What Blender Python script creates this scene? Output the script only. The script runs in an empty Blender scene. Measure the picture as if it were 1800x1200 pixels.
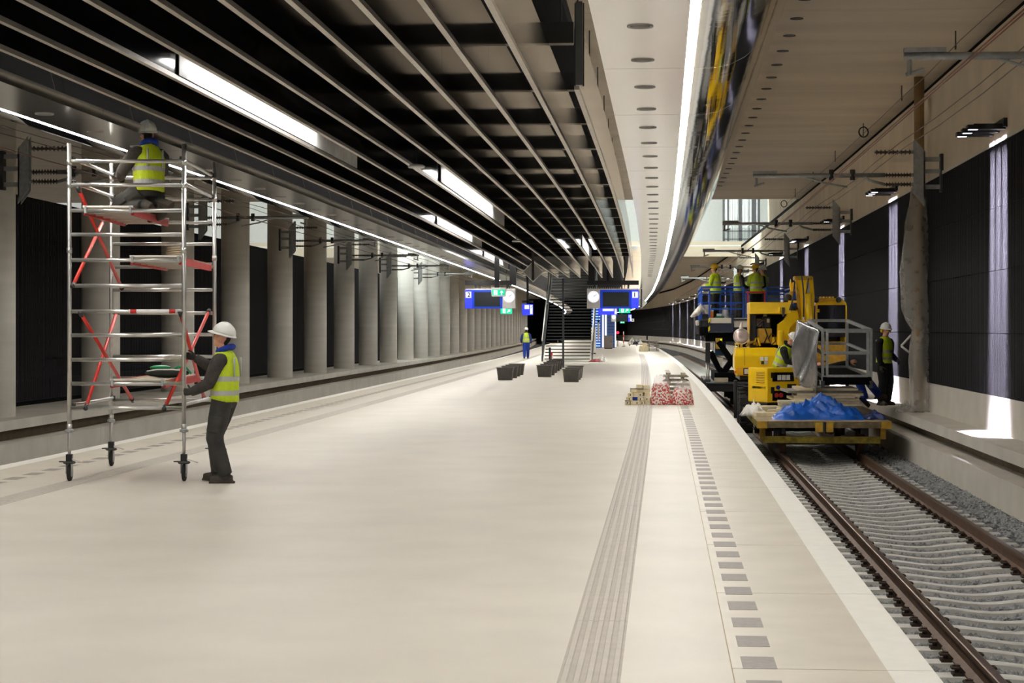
import bpy, bmesh, math, random
import numpy as np
from mathutils import Vector, Matrix, Quaternion
random.seed(7)
SC = bpy.context.scene
COL = SC.collection
# ------------------------------------------------------------------ camera
F_PX = 3360.0            # focal length in photo pixels (1800 wide)
EYE = 1.73               # eye height above the platform
VPX, HOR = 1166.0, 577.5  # where the straight platform vanishes
YAW = math.atan((VPX - 900.0) / F_PX)
cam_d = bpy.data.cameras.new('camera')
cam_d.sensor_width = 36.0
cam_d.lens = 36.0 * F_PX / 1800.0
cam_d.shift_y = -(600.0 - HOR) / 1800.0
cam_d.clip_start, cam_d.clip_end = 0.1, 2000
cam = bpy.data.objects.new('camera', cam_d)
COL.objects.link(cam)
cam.location = (0, 0, EYE)
cam.rotation_euler = (math.pi / 2, 0, YAW)
SC.camera = cam
# ------------------------------------------------------------------ world, view
W = bpy.data.worlds.new('world')
SC.world = W
W.use_nodes = True
W.node_tree.nodes['Background'].inputs[0].default_value = (1.0, 0.97, 0.92, 1)
W.node_tree.nodes['Background'].inputs[1].default_value = 0.35
SC.view_settings.view_transform = 'Standard'
SC.view_settings.look = 'None'
SC.view_settings.exposure = 0.42
SC.view_settings.gamma = 1.0
SC.view_settings.use_curve_mapping = False
LED_STRENGTH = 60.0
TUBE_STRENGTH = 30.0
WALL_SPOT_W = 150.0

# ------------------------------------------------------------------ pixel -> place
CY, SY = math.cos(YAW), math.sin(YAW)
def at(px, py, zc=None, X=None, Y=None, z=None):
    """point of the view ray through a photo pixel at an optical depth, or on a plane"""
    r, u = (px - 900.0) / F_PX, (HOR - py) / F_PX
    d = Vector((r * CY - SY, r * SY + CY, u))
    if zc is not None: t = zc
    elif X is not None: t = X / d.x
    elif Y is not None: t = Y / d.y
    else: t = (z - EYE) / d.z
    return Vector((0, 0, EYE)) + d * t
def interp(tab, y):
    if y <= tab[0][0]: return tab[0][1]
    for (a, b), (c, d) in zip(tab, tab[1:]):
        if y <= c: return b + (d - b) * (y - a) / (c - a)
    return tab[-1][1]
TAB_R = [(40, 0), (60, -.10), (91, -.42), (122, -.84), (164, -1.66), (200, -2.5), (240, -4.1), (290, -7.8), (340, -14.5)]
TAB_L = [(30, 0), (45, -.2), (65, -.5), (90, -.92), (112, -1.32), (147, -2.25), (200, -4.0), (260, -6.3), (340, -10.6)]
XL, XR = -8.35, 1.365     # platform edges where it is straight
def bend(x0, y):
    w = min(1, max(0, (x0 - XL) / (XR - XL)))
    return x0 + w * interp(TAB_R, y) + (1 - w) * interp(TAB_L, y)

# ------------------------------------------------------------------ materials
MATS = {}
def mat(key, col, rough=.6, metal=0., var=.12, scale=6., bump=0., bscale=40., emit=None, estr=0., alpha=1., trans=0., spec=.5, coat=0., stretch=(1, 1, 1), ior=1.45):
    if key in MATS: return MATS[key]
    m = bpy.data.materials.new(key); m.use_nodes = True
    nt = m.node_tree; N = nt.nodes; L = nt.links
    b = N['Principled BSDF']
    b.inputs['Roughness'].default_value = rough
    b.inputs['Metallic'].default_value = metal
    b.inputs['Specular IOR Level'].default_value = spec
    b.inputs['IOR'].default_value = ior
    b.inputs['Coat Weight'].default_value = coat
    b.inputs['Transmission Weight'].default_value = trans
    b.inputs['Alpha'].default_value = alpha
    tc = N.new('ShaderNodeTexCoord')
    mp = N.new('ShaderNodeMapping'); mp.inputs['Scale'].default_value = stretch
    L.new(tc.outputs['Object'], mp.inputs['Vector'])
    nz = N.new('ShaderNodeTexNoise'); nz.inputs['Scale'].default_value = scale; nz.inputs['Detail'].default_value = 5
    L.new(mp.outputs['Vector'], nz.inputs['Vector'])
    cr = N.new('ShaderNodeValToRGB')
    cr.color_ramp.elements[0].position = .3; cr.color_ramp.elements[1].position = .7
    cr.color_ramp.elements[0].color = tuple(c * (1 - var) for c in col) + (1,)
    cr.color_ramp.elements[1].color = tuple(min(1, c * (1 + var)) for c in col) + (1,)
    L.new(nz.outputs['Fac'], cr.inputs['Fac'])
    L.new(cr.outputs['Color'], b.inputs['Base Color'])
    if bump:
        n2 = N.new('ShaderNodeTexNoise'); n2.inputs['Scale'].default_value = bscale; n2.inputs['Detail'].default_value = 3
        L.new(mp.outputs['Vector'], n2.inputs['Vector'])
        bp = N.new('ShaderNodeBump'); bp.inputs['Strength'].default_value = bump; bp.inputs['Distance'].default_value = .02
        L.new(n2.outputs['Fac'], bp.inputs['Height'])
        L.new(bp.outputs['Normal'], b.inputs['Normal'])
    if emit:
        b.inputs['Emission Color'].default_value = emit + (1,)
        b.inputs['Emission Strength'].default_value = estr
    MATS[key] = m
    return m
def srgb(r, g, b):
    f = lambda c: c / 12.92 if c <= .04045 else ((c + .055) / 1.055) ** 2.4
    return (f(r / 255), f(g / 255), f(b / 255))
CONC = mat('concrete', srgb(206, 200, 188), .75, var=.08, scale=1.2, bump=.12, bscale=30)
CONC_COL = mat('concrete_column', srgb(230, 226, 217), .7, var=.07, scale=1.5, bump=.15, bscale=6, stretch=(.3, .3, 3))
CONC_CEIL = mat('concrete_ceiling', srgb(214, 200, 178), .8, var=.10, scale=.6, bump=.12, bscale=12, stretch=(.25, 1.5, 1))
CONC_DIM = mat('concrete_shaded', srgb(128, 114, 94), .85, var=.15, scale=.8)  # shaded copy of the ceiling concrete, weaker light put into its colour
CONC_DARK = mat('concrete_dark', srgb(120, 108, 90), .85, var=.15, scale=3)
FLOORM = mat('platform_terrazzo', srgb(206, 199, 187), .46, var=.05, scale=1.1, bump=.02, bscale=150, spec=.25)
EDGEM = mat('platform_edge_concrete', srgb(203, 195, 180), .45, var=.06, scale=2)
WHITE_EDGE = mat('white_edge_paint', srgb(232, 230, 222), .5, var=.03)
GUIDE = mat('guide_grey', srgb(166, 158, 147), .55, var=.08, scale=8)
GUIDE_RIB = mat('guide_rib', srgb(182, 175, 164), .55, var=.06, scale=8)
BLOCK = mat('warning_grey', srgb(150, 143, 137), .6, var=.1, scale=20)
JOINT = mat('joint_brown', srgb(176, 160, 128), .7)
BLACKP = mat('acoustic_black', srgb(23, 22, 25), .6, var=.15, scale=30, bump=.25, bscale=220, spec=.18)
BLACK = mat('black_paint', srgb(18, 18, 20), .4, var=.2)
BLACK_M = mat('black_matte', srgb(12, 12, 13), .9, var=.2, spec=.1)
FIN = mat('fin_black', srgb(18, 17, 18), .12, var=.08, spec=.1)
ALU = mat('alu', srgb(214, 210, 202), .38, 1., var=.05)
TRIM = mat('fin_trim', srgb(190, 184, 174), .42, .7, var=.08)
SOFFIT = mat('soffit_metal', srgb(232, 230, 226), .16, 1., var=.02, bump=.03, bscale=1.2)
FASCIA = mat('fascia_mirror', srgb(205, 205, 205), .05, 1., var=.03, bump=.08, bscale=1.6)
LED = mat('led_white', (1, 1, 1), .5, var=0, emit=(1., .965, .905), estr=LED_STRENGTH)
TUBE = mat('tube_white', (1, 1, 1), .5, var=0, emit=(1., .97, .94), estr=TUBE_STRENGTH)
SPOT_FACE = mat('spot_face', (1, 1, 1), .5, var=0, emit=(.85, .88, 1.), estr=3)
DISC = mat('disc_grey', srgb(150, 150, 148), .35, .4)
STEEL = mat('galvanised', srgb(164, 166, 165), .45, .35, var=.15, scale=14)
STEEL_D = mat('dark_steel', srgb(70, 70, 70), .5, .6, var=.2)
CHROME = mat('bright_tube', srgb(205, 204, 200), .3, .85, var=.12, scale=9)
RAIL = mat('rail_rust', srgb(92, 66, 46), .6, .3, var=.25, scale=9)
RAIL_TOP = mat('rail_head', srgb(120, 98, 78), .3, .8, var=.15, scale=9)
CLIP = mat('clip_rust', srgb(58, 42, 32), .7, .2, var=.3)
SLEEP = mat('sleeper_concrete', srgb(206, 204, 197), .8, var=.12, scale=7, bump=.2, bscale=40)
BALL = mat('ballast_stone', srgb(78, 80, 80), .9, var=.45, scale=14, bump=.3, bscale=60)
STONE_A = mat('stone_grey', srgb(146, 148, 148), .8, var=.5, scale=12)
RED = mat('red_tube', srgb(214, 62, 52), .4, .1, var=.12, scale=6)
RED_D = mat('red_deck', srgb(196, 44, 42), .45, .1, var=.15)
RUBBER = mat('rubber', srgb(38, 37, 35), .75, var=.2)
YEL = mat('machine_yellow', srgb(252, 204, 10), .35, var=.08, scale=4, coat=.3)
YEL_D = mat('machine_yellow_old', srgb(186, 146, 40), .55, var=.25, scale=10)
YEL_R = mat('rusty_yellow', srgb(128, 112, 30), .7, var=.45, scale=9)
WOOD = mat('deck_wood', srgb(150, 132, 104), .8, var=.2, scale=5, stretch=(1, 6, 1))
BOARD = mat('board_beige', srgb(192, 178, 152), .8, var=.15, scale=6)
TILE = mat('tile_cream', srgb(222, 208, 172), .75, var=.12, scale=9)
PLANK_G = mat('plank_grey', srgb(132, 126, 114), .8, var=.2, scale=9)
TARP = mat('tarp_blue', srgb(28, 92, 186), .38, var=.25, scale=5, bump=.4, bscale=14)
FILM = mat('bag_film', srgb(228, 226, 224), .15, var=.05, alpha=.26, bump=.5, bscale=14, spec=.8)
PLAST = mat('clear_plastic', srgb(225, 222, 215), .12, var=.05, alpha=.34, bump=.9, bscale=9, spec=.8)
PLAST_G = mat('grey_sheet', srgb(120, 120, 120), .22, .5, var=.2, bump=.5, bscale=6)
PIPE = mat('pipe_beige', srgb(150, 124, 86), .6, var=.12)
BAG_W = mat('bag_white', srgb(222, 218, 208), .6, var=.06, bump=.4, bscale=12)
BLUE_R = mat('rail_blue', srgb(20, 72, 160), .4, var=.1)
NAVY = mat('navy', srgb(36, 42, 60), .55, var=.12)
CREAM = mat('panel_cream', srgb(214, 206, 192), .55, var=.06)
SIGN_B = mat('sign_blue', srgb(0, 48, 150), .4, var=.03, emit=srgb(10, 50, 190), estr=.45)
SIGN_L = mat('sign_lit_blue', srgb(30, 40, 220), .4, var=.03, emit=srgb(40, 50, 245), estr=1.3)
SIGN_W = mat('sign_lit_white', (.3, .3, .32), .6, var=0, emit=(.95, .96, 1.), estr=.68)
SCREEN = mat('screen_dark', srgb(22, 30, 34), .25, var=.05)
CLOCKW = mat('clock_white', (.3, .3, .32), .6, var=0, emit=(.95, .97, 1.), estr=.68)
BOXW = mat('sign_box_grey', srgb(200, 198, 194), .5)
EXIT_G = mat('exit_green', srgb(0, 150, 110), .4, var=.02, emit=srgb(0, 190, 140), estr=.9)
PRINT = mat('print_navy', srgb(14, 18, 60), .7, var=0)
GREYD = mat('stair_grey', srgb(70, 72, 74), .45, .4, var=.1)
GLASS = mat('glass_tint', srgb(180, 195, 195), .05, var=.02, alpha=.25, spec=.8)
GLASS_DK = mat('glass_dark', srgb(26, 28, 28), .06, var=.1, spec=.8)
HALLW = mat('hall_white', srgb(236, 238, 236), .7, var=.02)
TUB = mat('tub_black', srgb(84, 82, 79), .5, var=.15)
SKIN = mat('skin', srgb(206, 150, 122), .55, var=.06, scale=20)
JACK = mat('cloth_charcoal', srgb(64, 60, 56), .9, var=.2, scale=14, bump=.3, bscale=30)
TROU = mat('cloth_trousers', srgb(56, 55, 52), .9, var=.35, scale=6, bump=.35, bscale=16)
CLOTH_BLK = mat('cloth_black', srgb(22, 22, 24), .9, var=.2, bump=.2, bscale=20)
CLOTH_BLUE = mat('cloth_blue', srgb(28, 58, 150), .85, var=.15, bump=.2, bscale=20)
CLOTH_NAVY = mat('cloth_navy', srgb(30, 48, 96), .85, var=.15)
HIVIS = mat('hivis_lime', srgb(198, 222, 30), .7, var=.08, scale=10, bump=.25, bscale=18)
BOOT = mat('boot', srgb(62, 54, 46), .7, var=.25)
GLOVE = mat('glove_dark', srgb(60, 56, 52), .85, var=.2)
HELM_W = mat('helmet_white', srgb(236, 236, 230), .3, var=.03)
HELM_Y = mat('helmet_yellow', srgb(236, 190, 30), .35, var=.05)
REFL = mat('reflective', srgb(176, 178, 176), .35, .3, var=.05)
DARKHAIR = mat('hair_dark', srgb(34, 28, 24), .8)
EYEM = mat('eye_dark', srgb(30, 24, 22), .3)
MOUTH = mat('mouth', srgb(150, 84, 74), .6)
ORANGE = mat('orange', srgb(240, 130, 20), .4)
GREEN = mat('green_plastic', srgb(10, 140, 80), .45)
WHITEP = mat('white_plastic', srgb(232, 232, 230), .45)
BINM = mat('bin_grey', srgb(132, 124, 118), .5, .3)
COPPER = mat('wire_copper', srgb(140, 98, 82), .5, .5)
WIRE = mat('wire_grey', srgb(120, 112, 104), .5, .5)
INSUL = mat('insulator', srgb(84, 72, 62), .4, var=.15)
def confetti():
    m = bpy.data.materials.new('red_white_scraps'); m.use_nodes = True
    N, L = m.node_tree.nodes, m.node_tree.links
    b = N['Principled BSDF']; b.inputs['Roughness'].default_value = .4
    tc = N.new('ShaderNodeTexCoord'); v = N.new('ShaderNodeTexNoise')
    v.inputs['Scale'].default_value = 24; v.inputs['Detail'].default_value = 1
    cr = N.new('ShaderNodeValToRGB'); cr.color_ramp.interpolation = 'CONSTANT'
    cr.color_ramp.elements[0].color = srgb(206, 66, 70) + (1,)
    cr.color_ramp.elements[1].position = .49; cr.color_ramp.elements[1].color = srgb(236, 228, 220) + (1,)
    L.new(tc.outputs['Object'], v.inputs['Vector']); L.new(v.outputs['Fac'], cr.inputs['Fac']); L.new(cr.outputs['Color'], b.inputs['Base Color'])
    return m
SCRAPS = confetti()
def hazard():
    m = bpy.data.materials.new('hazard_stripes'); m.use_nodes = True
    N, L = m.node_tree.nodes, m.node_tree.links
    b = N['Principled BSDF']; b.inputs['Roughness'].default_value = .5
    tc = N.new('ShaderNodeTexCoord'); mp = N.new('ShaderNodeMapping'); mp.inputs['Rotation'].default_value = (0, .8, 0)
    w = N.new('ShaderNodeTexWave'); w.bands_direction = 'Z'; w.inputs['Scale'].default_value = 1.6
    cr = N.new('ShaderNodeValToRGB'); cr.color_ramp.interpolation = 'CONSTANT'
    cr.color_ramp.elements[0].color = srgb(24, 24, 24) + (1,); cr.color_ramp.elements[1].position = .5; cr.color_ramp.elements[1].color = srgb(230, 210, 30) + (1,)
    L.new(tc.outputs['Object'], mp.inputs['Vector']); L.new(mp.outputs['Vector'], w.inputs['Vector']); L.new(w.outputs['Fac'], cr.inputs['Fac']); L.new(cr.outputs['Color'], b.inputs['Base Color'])
    return m
HAZARD = hazard()
def vest_mat():
    """lime cloth; UV v runs up the torso in metres, u round it: grey reflective bands"""
    m = bpy.data.materials.new('hivis_vest'); m.use_nodes = True
    N, L = m.node_tree.nodes, m.node_tree.links
    b = N['Principled BSDF']; b.inputs['Roughness'].default_value = .65
    uv = N.new('ShaderNodeUVMap'); uv.uv_map = 'uv'
    sp = N.new('ShaderNodeSeparateXYZ'); L.new(uv.outputs['UV'], sp.inputs['Vector'])
    def band(sock, c, h):
        a = N.new('ShaderNodeMath'); a.operation = 'SUBTRACT'; L.new(sock, a.inputs[0]); a.inputs[1].default_value = c
        d = N.new('ShaderNodeMath'); d.operation = 'ABSOLUTE'; L.new(a.outputs[0], d.inputs[0])
        e = N.new('ShaderNodeMath'); e.operation = 'LESS_THAN'; L.new(d.outputs[0], e.inputs[0]); e.inputs[1].default_value = h
        return e.outputs[0]
    s = [band(sp.outputs['Y'], .08, .028), band(sp.outputs['Y'], .24, .028)]
    mx = s[0]
    for q in s[1:]:
        a = N.new('ShaderNodeMath'); a.operation = 'MAXIMUM'; L.new(mx, a.inputs[0]); L.new(q, a.inputs[1]); mx = a.outputs[0]
    mix = N.new('ShaderNodeMix'); mix.data_type = 'RGBA'
    nz = N.new('ShaderNodeTexNoise'); nz.inputs['Scale'].default_value = 9
    cr = N.new('ShaderNodeValToRGB'); cr.color_ramp.elements[0].color = srgb(180, 206, 22) + (1,); cr.color_ramp.elements[1].color = srgb(212, 234, 40) + (1,)
    L.new(nz.outputs['Fac'], cr.inputs['Fac']); L.new(cr.outputs['Color'], mix.inputs[6])
    mix.inputs[7].default_value = srgb(178, 180, 176) + (1,)
    L.new(mx, mix.inputs[0]); L.new(mix.outputs[2], b.inputs['Base Color'])
    bp = N.new('ShaderNodeBump'); bp.inputs['Strength'].default_value = .4; bp.inputs['Distance'].default_value = .03; L.new(nz.outputs['Fac'], bp.inputs['Height']); L.new(bp.outputs['Normal'], b.inputs['Normal'])
    return m
VEST = vest_mat()

# ------------------------------------------------------------------ mesh builder
class MB:
    def __init__(s): s.v, s.f = [], []
    def add(s, vs, fs):
        n = len(s.v); s.v += [tuple(p) for p in vs]; s.f += [tuple(i + n for i in q) for q in fs]; return s
    def box(s, c, d, R=None):
        h = [x / 2 for x in d]; vs = []
        for x in (-1, 1):
            for y in (-1, 1):
                for z in (-1, 1):
                    p = Vector((x * h[0], y * h[1], z * h[2]))
                    if R is not None: p = R @ p
                    vs.append(p + Vector(c))
        return s.add(vs, [(0, 1, 3, 2), (4, 6, 7, 5), (0, 4, 5, 1), (2, 3, 7, 6), (0, 2, 6, 4), (1, 5, 7, 3)])
    def bx(s, x0, x1, y0, y1, z0, z1): return s.box(((x0 + x1) / 2, (y0 + y1) / 2, (z0 + z1) / 2), (abs(x1 - x0), abs(y1 - y0), abs(z1 - z0)))
    def hexa(s, p): # 8 points: bottom 0-3 ccw, top 4-7
        return s.add(p, [(3, 2, 1, 0), (4, 5, 6, 7), (0, 1, 5, 4), (1, 2, 6, 5), (2, 3, 7, 6), (3, 0, 4, 7)])
    def ring_loft(s, rings, cap=True, closed=True):
        n = len(rings[0]); vs = [p for r in rings for p in r]; fs = []
        for i in range(len(rings) - 1):
            for j in range(n if closed else n - 1):
                k = (j + 1) % n
                fs.append((i * n + j, i * n + k, (i + 1) * n + k, (i + 1) * n + j))
        if cap and closed:
            fs.append(tuple(range(n - 1, -1, -1))); fs.append(tuple((len(rings) - 1) * n + j for j in range(n)))
        return s.add(vs, fs)
    def tube(s, pts, r, n=10, cap=True):
        pts = [Vector(p) for p in pts]; rs = r if isinstance(r, (list, tuple)) else [r] * len(pts)
        rings = []; up = None
        for i, p in enumerate(pts):
            a = pts[max(0, i - 1)]; b = pts[min(len(pts) - 1, i + 1)]
            t = (b - a).normalized()
            if up is None: up = Vector((0, 0, 1)) if abs(t.z) < .9 else Vector((1, 0, 0))
            x = t.cross(up).normalized(); y = x.cross(t).normalized(); up = y
            rings.append([p + (x * math.cos(2 * math.pi * j / n) + y * math.sin(2 * math.pi * j / n)) * rs[i] for j in range(n)])
        return s.ring_loft(rings, cap)
    def cyl(s, a, b, r, n=14, r2=None): return s.tube([a, b], [r, r if r2 is None else r2], n)
    def bar(s, a, b, w, h=None):
        """square bar from a to b"""
        h = h or w; a, b = Vector(a), Vector(b); t = (b - a).normalized()
        up = Vector((0, 0, 1)) if abs(t.z) < .95 else Vector((0, 1, 0))
        x = t.cross(up).normalized(); y = x.cross(t).normalized()
        q = [(-w / 2, -h / 2), (w / 2, -h / 2), (w / 2, h / 2), (-w / 2, h / 2)]
        return s.ring_loft([[p + x * u + y * v for u, v in q] for p in (a, b)])
    def ell(s, c, r, n=14, m=9, R=None):
        rings = []
        for i in range(1, m):
            th = math.pi * i / m
            rings.append([Vector((r[0] * math.sin(th) * math.cos(2 * math.pi * j / n), r[1] * math.sin(th) * math.sin(2 * math.pi * j / n), r[2] * -math.cos(th))) for j in range(n)])
        vs = [Vector((0, 0, -r[2]))] + [p for q in rings for p in q] + [Vector((0, 0, r[2]))]
        fs = [(0, 1 + (j + 1) % n, 1 + j) for j in range(n)]
        for i in range(m - 2):
            for j in range(n):
                k = (j + 1) % n
                fs.append((1 + i * n + j, 1 + i * n + k, 1 + (i + 1) * n + k, 1 + (i + 1) * n + j))
        e = len(vs) - 1; b = 1 + (m - 2) * n
        fs += [(b + j, b + (j + 1) % n, e) for j in range(n)]
        if R is not None: vs = [R @ p for p in vs]
        return s.add([p + Vector(c) for p in vs], fs)
    def lathe(s, prof, c=(0, 0, 0), n=24, R=None):
        rings = []
        for r, z in prof:
            q = [Vector((r * math.cos(2 * math.pi * j / n), r * math.sin(2 * math.pi * j / n), z)) for j in range(n)]
            if R is not None: q = [R @ p for p in q]
            rings.append([p + Vector(c) for p in q])
        return s.ring_loft(rings)
    def prism(s, poly, a, b, axis='Y'):
        """2-D polygon (u, z) pushed from a to b along an axis"""
        f = (lambda u, w, t: (u, t, w)) if axis == 'Y' else ((lambda u, w, t: (t, u, w)) if axis == 'X' else (lambda u, w, t: (u, w, t)))
        return s.ring_loft([[f(u, w, a) for u, w in poly], [f(u, w, b) for u, w in poly]])
    def data(s, name, m=None, smooth=False):
        me = bpy.data.meshes.new(name); me.from_pydata([tuple(p) for p in s.v], [], s.f); me.update()
        bm = bmesh.new(); bm.from_mesh(me); bmesh.ops.recalc_face_normals(bm, faces=bm.faces); bm.to_mesh(me); bm.free()
        if m: me.materials.append(m)
        if smooth: me.polygons.foreach_set('use_smooth', [True] * len(me.polygons))
        return me
    def build(s, name, m, parent=None, smooth=False, bevel=0, shift=None):
        """one mesh object; with shift the points are world points and become local to it"""
        if shift is not None:
            s.v = [tuple(Vector(p) - Vector(shift)) for p in s.v]
        o = bpy.data.objects.new(name, s.data(name, m, smooth)); COL.objects.link(o); o.parent = parent
        if parent is None and shift is not None: o.location = shift
        if bevel:
            md = o.modifiers.new('bevel', 'BEVEL'); md.width = bevel; md.segments = 2; md.limit_method = 'ANGLE'
        return o
def tag(o, label=None, cat=None, group=None, kind=None):
    for k, v in (('label', label), ('category', cat), ('group', group), ('kind', kind)):
        if v: o[k] = v
    return o
def thing(name, label, cat, loc=(0, 0, 0), rz=0, group=None, kind=None):
    o = bpy.data.objects.new(name, None); COL.objects.link(o); o.location = loc; o.rotation_euler = (0, 0, rz); o.empty_display_size = .2
    return tag(o, label, cat, group, kind)
def inst(me, name, parent=None, loc=(0, 0, 0), rz=0, scale=None):
    o = bpy.data.objects.new(name, me); COL.objects.link(o); o.parent = parent; o.location = loc; o.rotation_euler = (0, 0, rz)
    if scale: o.scale = scale
    return o
def copy_tree(o, parent=None):
    c = o.copy(); COL.objects.link(c); c.parent = parent
    for ch in list(o.children): copy_tree(ch, c)
    return c
def text(body, size, m, parent, loc, rot=(math.pi / 2, 0, 0), name='lettering'):
    return text_mesh(body, size, m, parent, loc, rot, name)
def text_mesh(body, size, m, parent, loc, rot, name):
    cu = bpy.data.curves.new(name, 'FONT'); cu.body = body; cu.size = size; cu.extrude = .002; cu.offset = .006; cu.align_x = 'CENTER'; cu.align_y = 'CENTER'
    cu.materials.append(m)
    tmp = bpy.data.objects.new('tmp', cu); COL.objects.link(tmp)
    dg = bpy.context.evaluated_depsgraph_get(); dg.update()
    me = bpy.data.meshes.new_from_object(tmp.evaluated_get(dg)); bpy.data.objects.remove(tmp); bpy.data.curves.remove(cu)
    me.materials.clear(); me.materials.append(m)
    o = bpy.data.objects.new(name, me); COL.objects.link(o); o.parent = parent; o.location = loc; o.rotation_euler = rot
    return o
def strip(profile, ys, name, m, parent=None, smooth=False, closed=True):
    """a profile of (x0, z) carried along the curving platform"""
    mb = MB(); mb.ring_loft([[(bend(x, y), y, z) for x, z in profile] for y in ys], cap=closed, closed=closed)
    return mb.build(name, m, parent, smooth)
def yr(a, b, st): 
    n = max(1, round((b - a) / st)); return [a + (b - a) * i / n for i in range(n + 1)]
def heading(x0, y0, y1): return -math.atan2(bend(x0, y1) - bend(x0, y0), y1 - y0)

# ================================================================== the setting
Y0, Y1 = -14.0, 330.0
YS = yr(Y0, Y1, 8)
# platform ---------------------------------------------------------
floor = strip([(XL + 1.02, 0), (XR - 1.02, 0), (XR - 1.02, -.25), (XL + 1.02, -.25)], YS, 'floor', FLOORM)
tag(floor, 'pale terrazzo platform floor between the two tracks', None, kind='structure')
def edge_side(sgn, x_in, x_white, x_out):
    """prefab edge slabs with a white nosing, one piece per 2.8 m"""
    y = 4.2
    n = 0
    while y < 230:
        ln = 2.8 if y < 120 else 11.2
        o = strip([(x_in, 0), (x_white, 0), (x_white, -.22), (x_in, -.22)], [y + .006, y + ln - .006], 'edge_slab', EDGEM, floor)
        strip([(x_white, .001), (x_out, .001), (x_out, -.16), (x_white, -.16)], [y + .006, y + ln - .006], 'white_nosing', WHITE_EDGE, o)
        y += ln; n += 1
edge_side(1, XR - 1.014, XR - .235, XR)
edge_side(-1, XL + 1.014, XL + .235, XL)
strip([(XR - 1.02, -.004), (XR - 1.014, -.004), (XR - 1.014, -.1), (XR - 1.02, -.1)], YS, 'joint_line', JOINT, floor)
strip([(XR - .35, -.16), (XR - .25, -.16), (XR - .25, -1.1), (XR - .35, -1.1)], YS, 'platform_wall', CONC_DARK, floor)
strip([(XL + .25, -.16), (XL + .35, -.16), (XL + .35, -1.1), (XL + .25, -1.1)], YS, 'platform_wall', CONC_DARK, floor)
strip([(XR - 1.03, -.003), (XR - .99, -.003), (XR - .99, -.006), (XR - 1.03, -.006)], YS, 'joint_line', JOINT, floor)
for side, sg in ((XR, -1), (XL, 1)):     # guide strip of ribs and warning blocks
    a, b = side + sg * 1.885, side + sg * 1.575
    for k in range(17):
        ya = 3.9 + k * 7.4
        g = strip([(a, .0015), (b, .0015), (b, -.01), (a, -.01)], [ya + .004, ya + 7.396], 'guide_strip', GUIDE, floor)
        for q in range(5):
            c = a + (b - a) * (q + .5) / 5
            strip([(c - .019, .0015), (c - .013, .006), (c + .013, .006), (c + .019, .0015)], [ya + .004, ya + 7.396], 'guide_rib', GUIDE_RIB, g)
bm_block = MB().bx(-.087, .087, -.18, .18, -.01, .002).data('warning_block', BLOCK)
for side, sg in ((XR, -1), (XL, 1)):
    x0 = side + sg * .873
    for k in range(110):
        y = 9.97 - 6 * .683 + k * .683
        inst(bm_block, 'warning_block', floor, (bend(x0, y), y, 0), heading(x0, y, y + 1))
# track beds -------------------------------------------------------
RT = -.70                                   # rail top
BZ = RT - .20                               # ballast top between sleepers
def hump(x): return BZ + .02 * math.sin(3 * x)
def track(x0, name, label, near, y_a, y_b, stones):
    t = thing(name, label, 'railway track', (0, 0, 0))
    prof = [(-.075, -.172), (.075, -.172), (.075, -.16), (.012, -.13), (.012, -.04), (.036, -.03), (.036, 0), (-.036, 0), (-.036, -.03), (-.012, -.04), (-.012, -.13), (-.075, -.16)]
    ys = yr(y_a, y_b, 6)
    for s in (-.755, .755):
        r = strip([(x0 + s + px, RT + pz) for px, pz in prof], ys, 'rail', RAIL, t)
        strip([(x0 + s - .034, RT + .001), (x0 + s + .034, RT + .001), (x0 + s + .026, RT + .005), (x0 + s - .026, RT + .005)], ys, 'running_surface', RAIL_TOP, r)
    # concrete sleeper: high under the rails, waisted in the middle
    zs = lambda x: RT - .175 - .052 * (math.cos(math.pi * min(1, abs(x) / .62)) * .5 + .5) * (abs(x) < .62)
    xs = [-1.28, -1.2, -.95, -.62, -.45, -.3, -.15, 0, .15, .3, .45, .62, .95, 1.2, 1.28]
    mb = MB(); rings = []
    for x in xs:
        w = .13 - .035 * max(0, 1 - abs(x) / .62); zt = zs(x) - (.06 if abs(x) > 1.25 else 0) + RT * 0
        rings.append([(x, -w, zt - .17), (x, -w + .02, zt), (x, w - .02, zt), (x, w, zt - .17)])
    mb.ring_loft(rings); me = mb.data('sleeper', SLEEP)
    clip = MB()
    clip.bx(-.03, .05, -.06, .06, -.01, .02); clip.tube([(-.035, -.05, .02), (.0, -.055, .06), (.05, -.03, .055), (.05, .03, .055), (0, .055, .06), (-.035, .05, .02)], .013, 6)
    clip.cyl((.01, 0, 0), (.01, 0, .075), .022, 8)
    cme = clip.data('rail_clip', CLIP)
    y, k = y_a + .2, 0
    while y < y_b and k < 300:
        o = inst(me, 'sleeper', t, (bend(x0, y), y, 0), heading(x0, y, y + 1))
        if near and 7.5 < y < 38:
            for s in (-.755, .755):
                for q in (-1, 1):
                    c = inst(cme, 'rail_clip', o, (s + q * .11, 0, RT - .172), 0 if q > 0 else math.pi)
        y += .6; k += 1
    return t
track(3.08, 'railway_track', 'rusty rails on concrete sleepers beside the parked yellow machines', True, 6.0, 190, True)
track(-10.05, 'railway_track', 'rails in the bay between the platform and the row of columns', False, 10.0, 150, False)
bed = strip([(XR - .25, BZ - .03), (2.0, BZ - .028), (2.5, BZ - .032), (2.75, BZ - .05), (3.08, BZ - .072), (3.41, BZ - .05), (3.66, BZ - .032), (4.2, BZ - .01), (4.75, BZ + .10), (4.75, BZ - .4), (XR - .25, BZ - .4)], YS, 'ground', BALL)
tag(bed, 'grey ballast bed under the sleepers', kind='structure')
bed2 = strip([(XL + .25, BZ - .03), (-10, BZ - .03), (-11.9, BZ + .05), (-11.9, BZ - .4), (XL + .25, BZ - .4)], YS, 'ground', BALL)
tag(bed2, 'grey ballast bed beside the columns', kind='structure')
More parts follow.
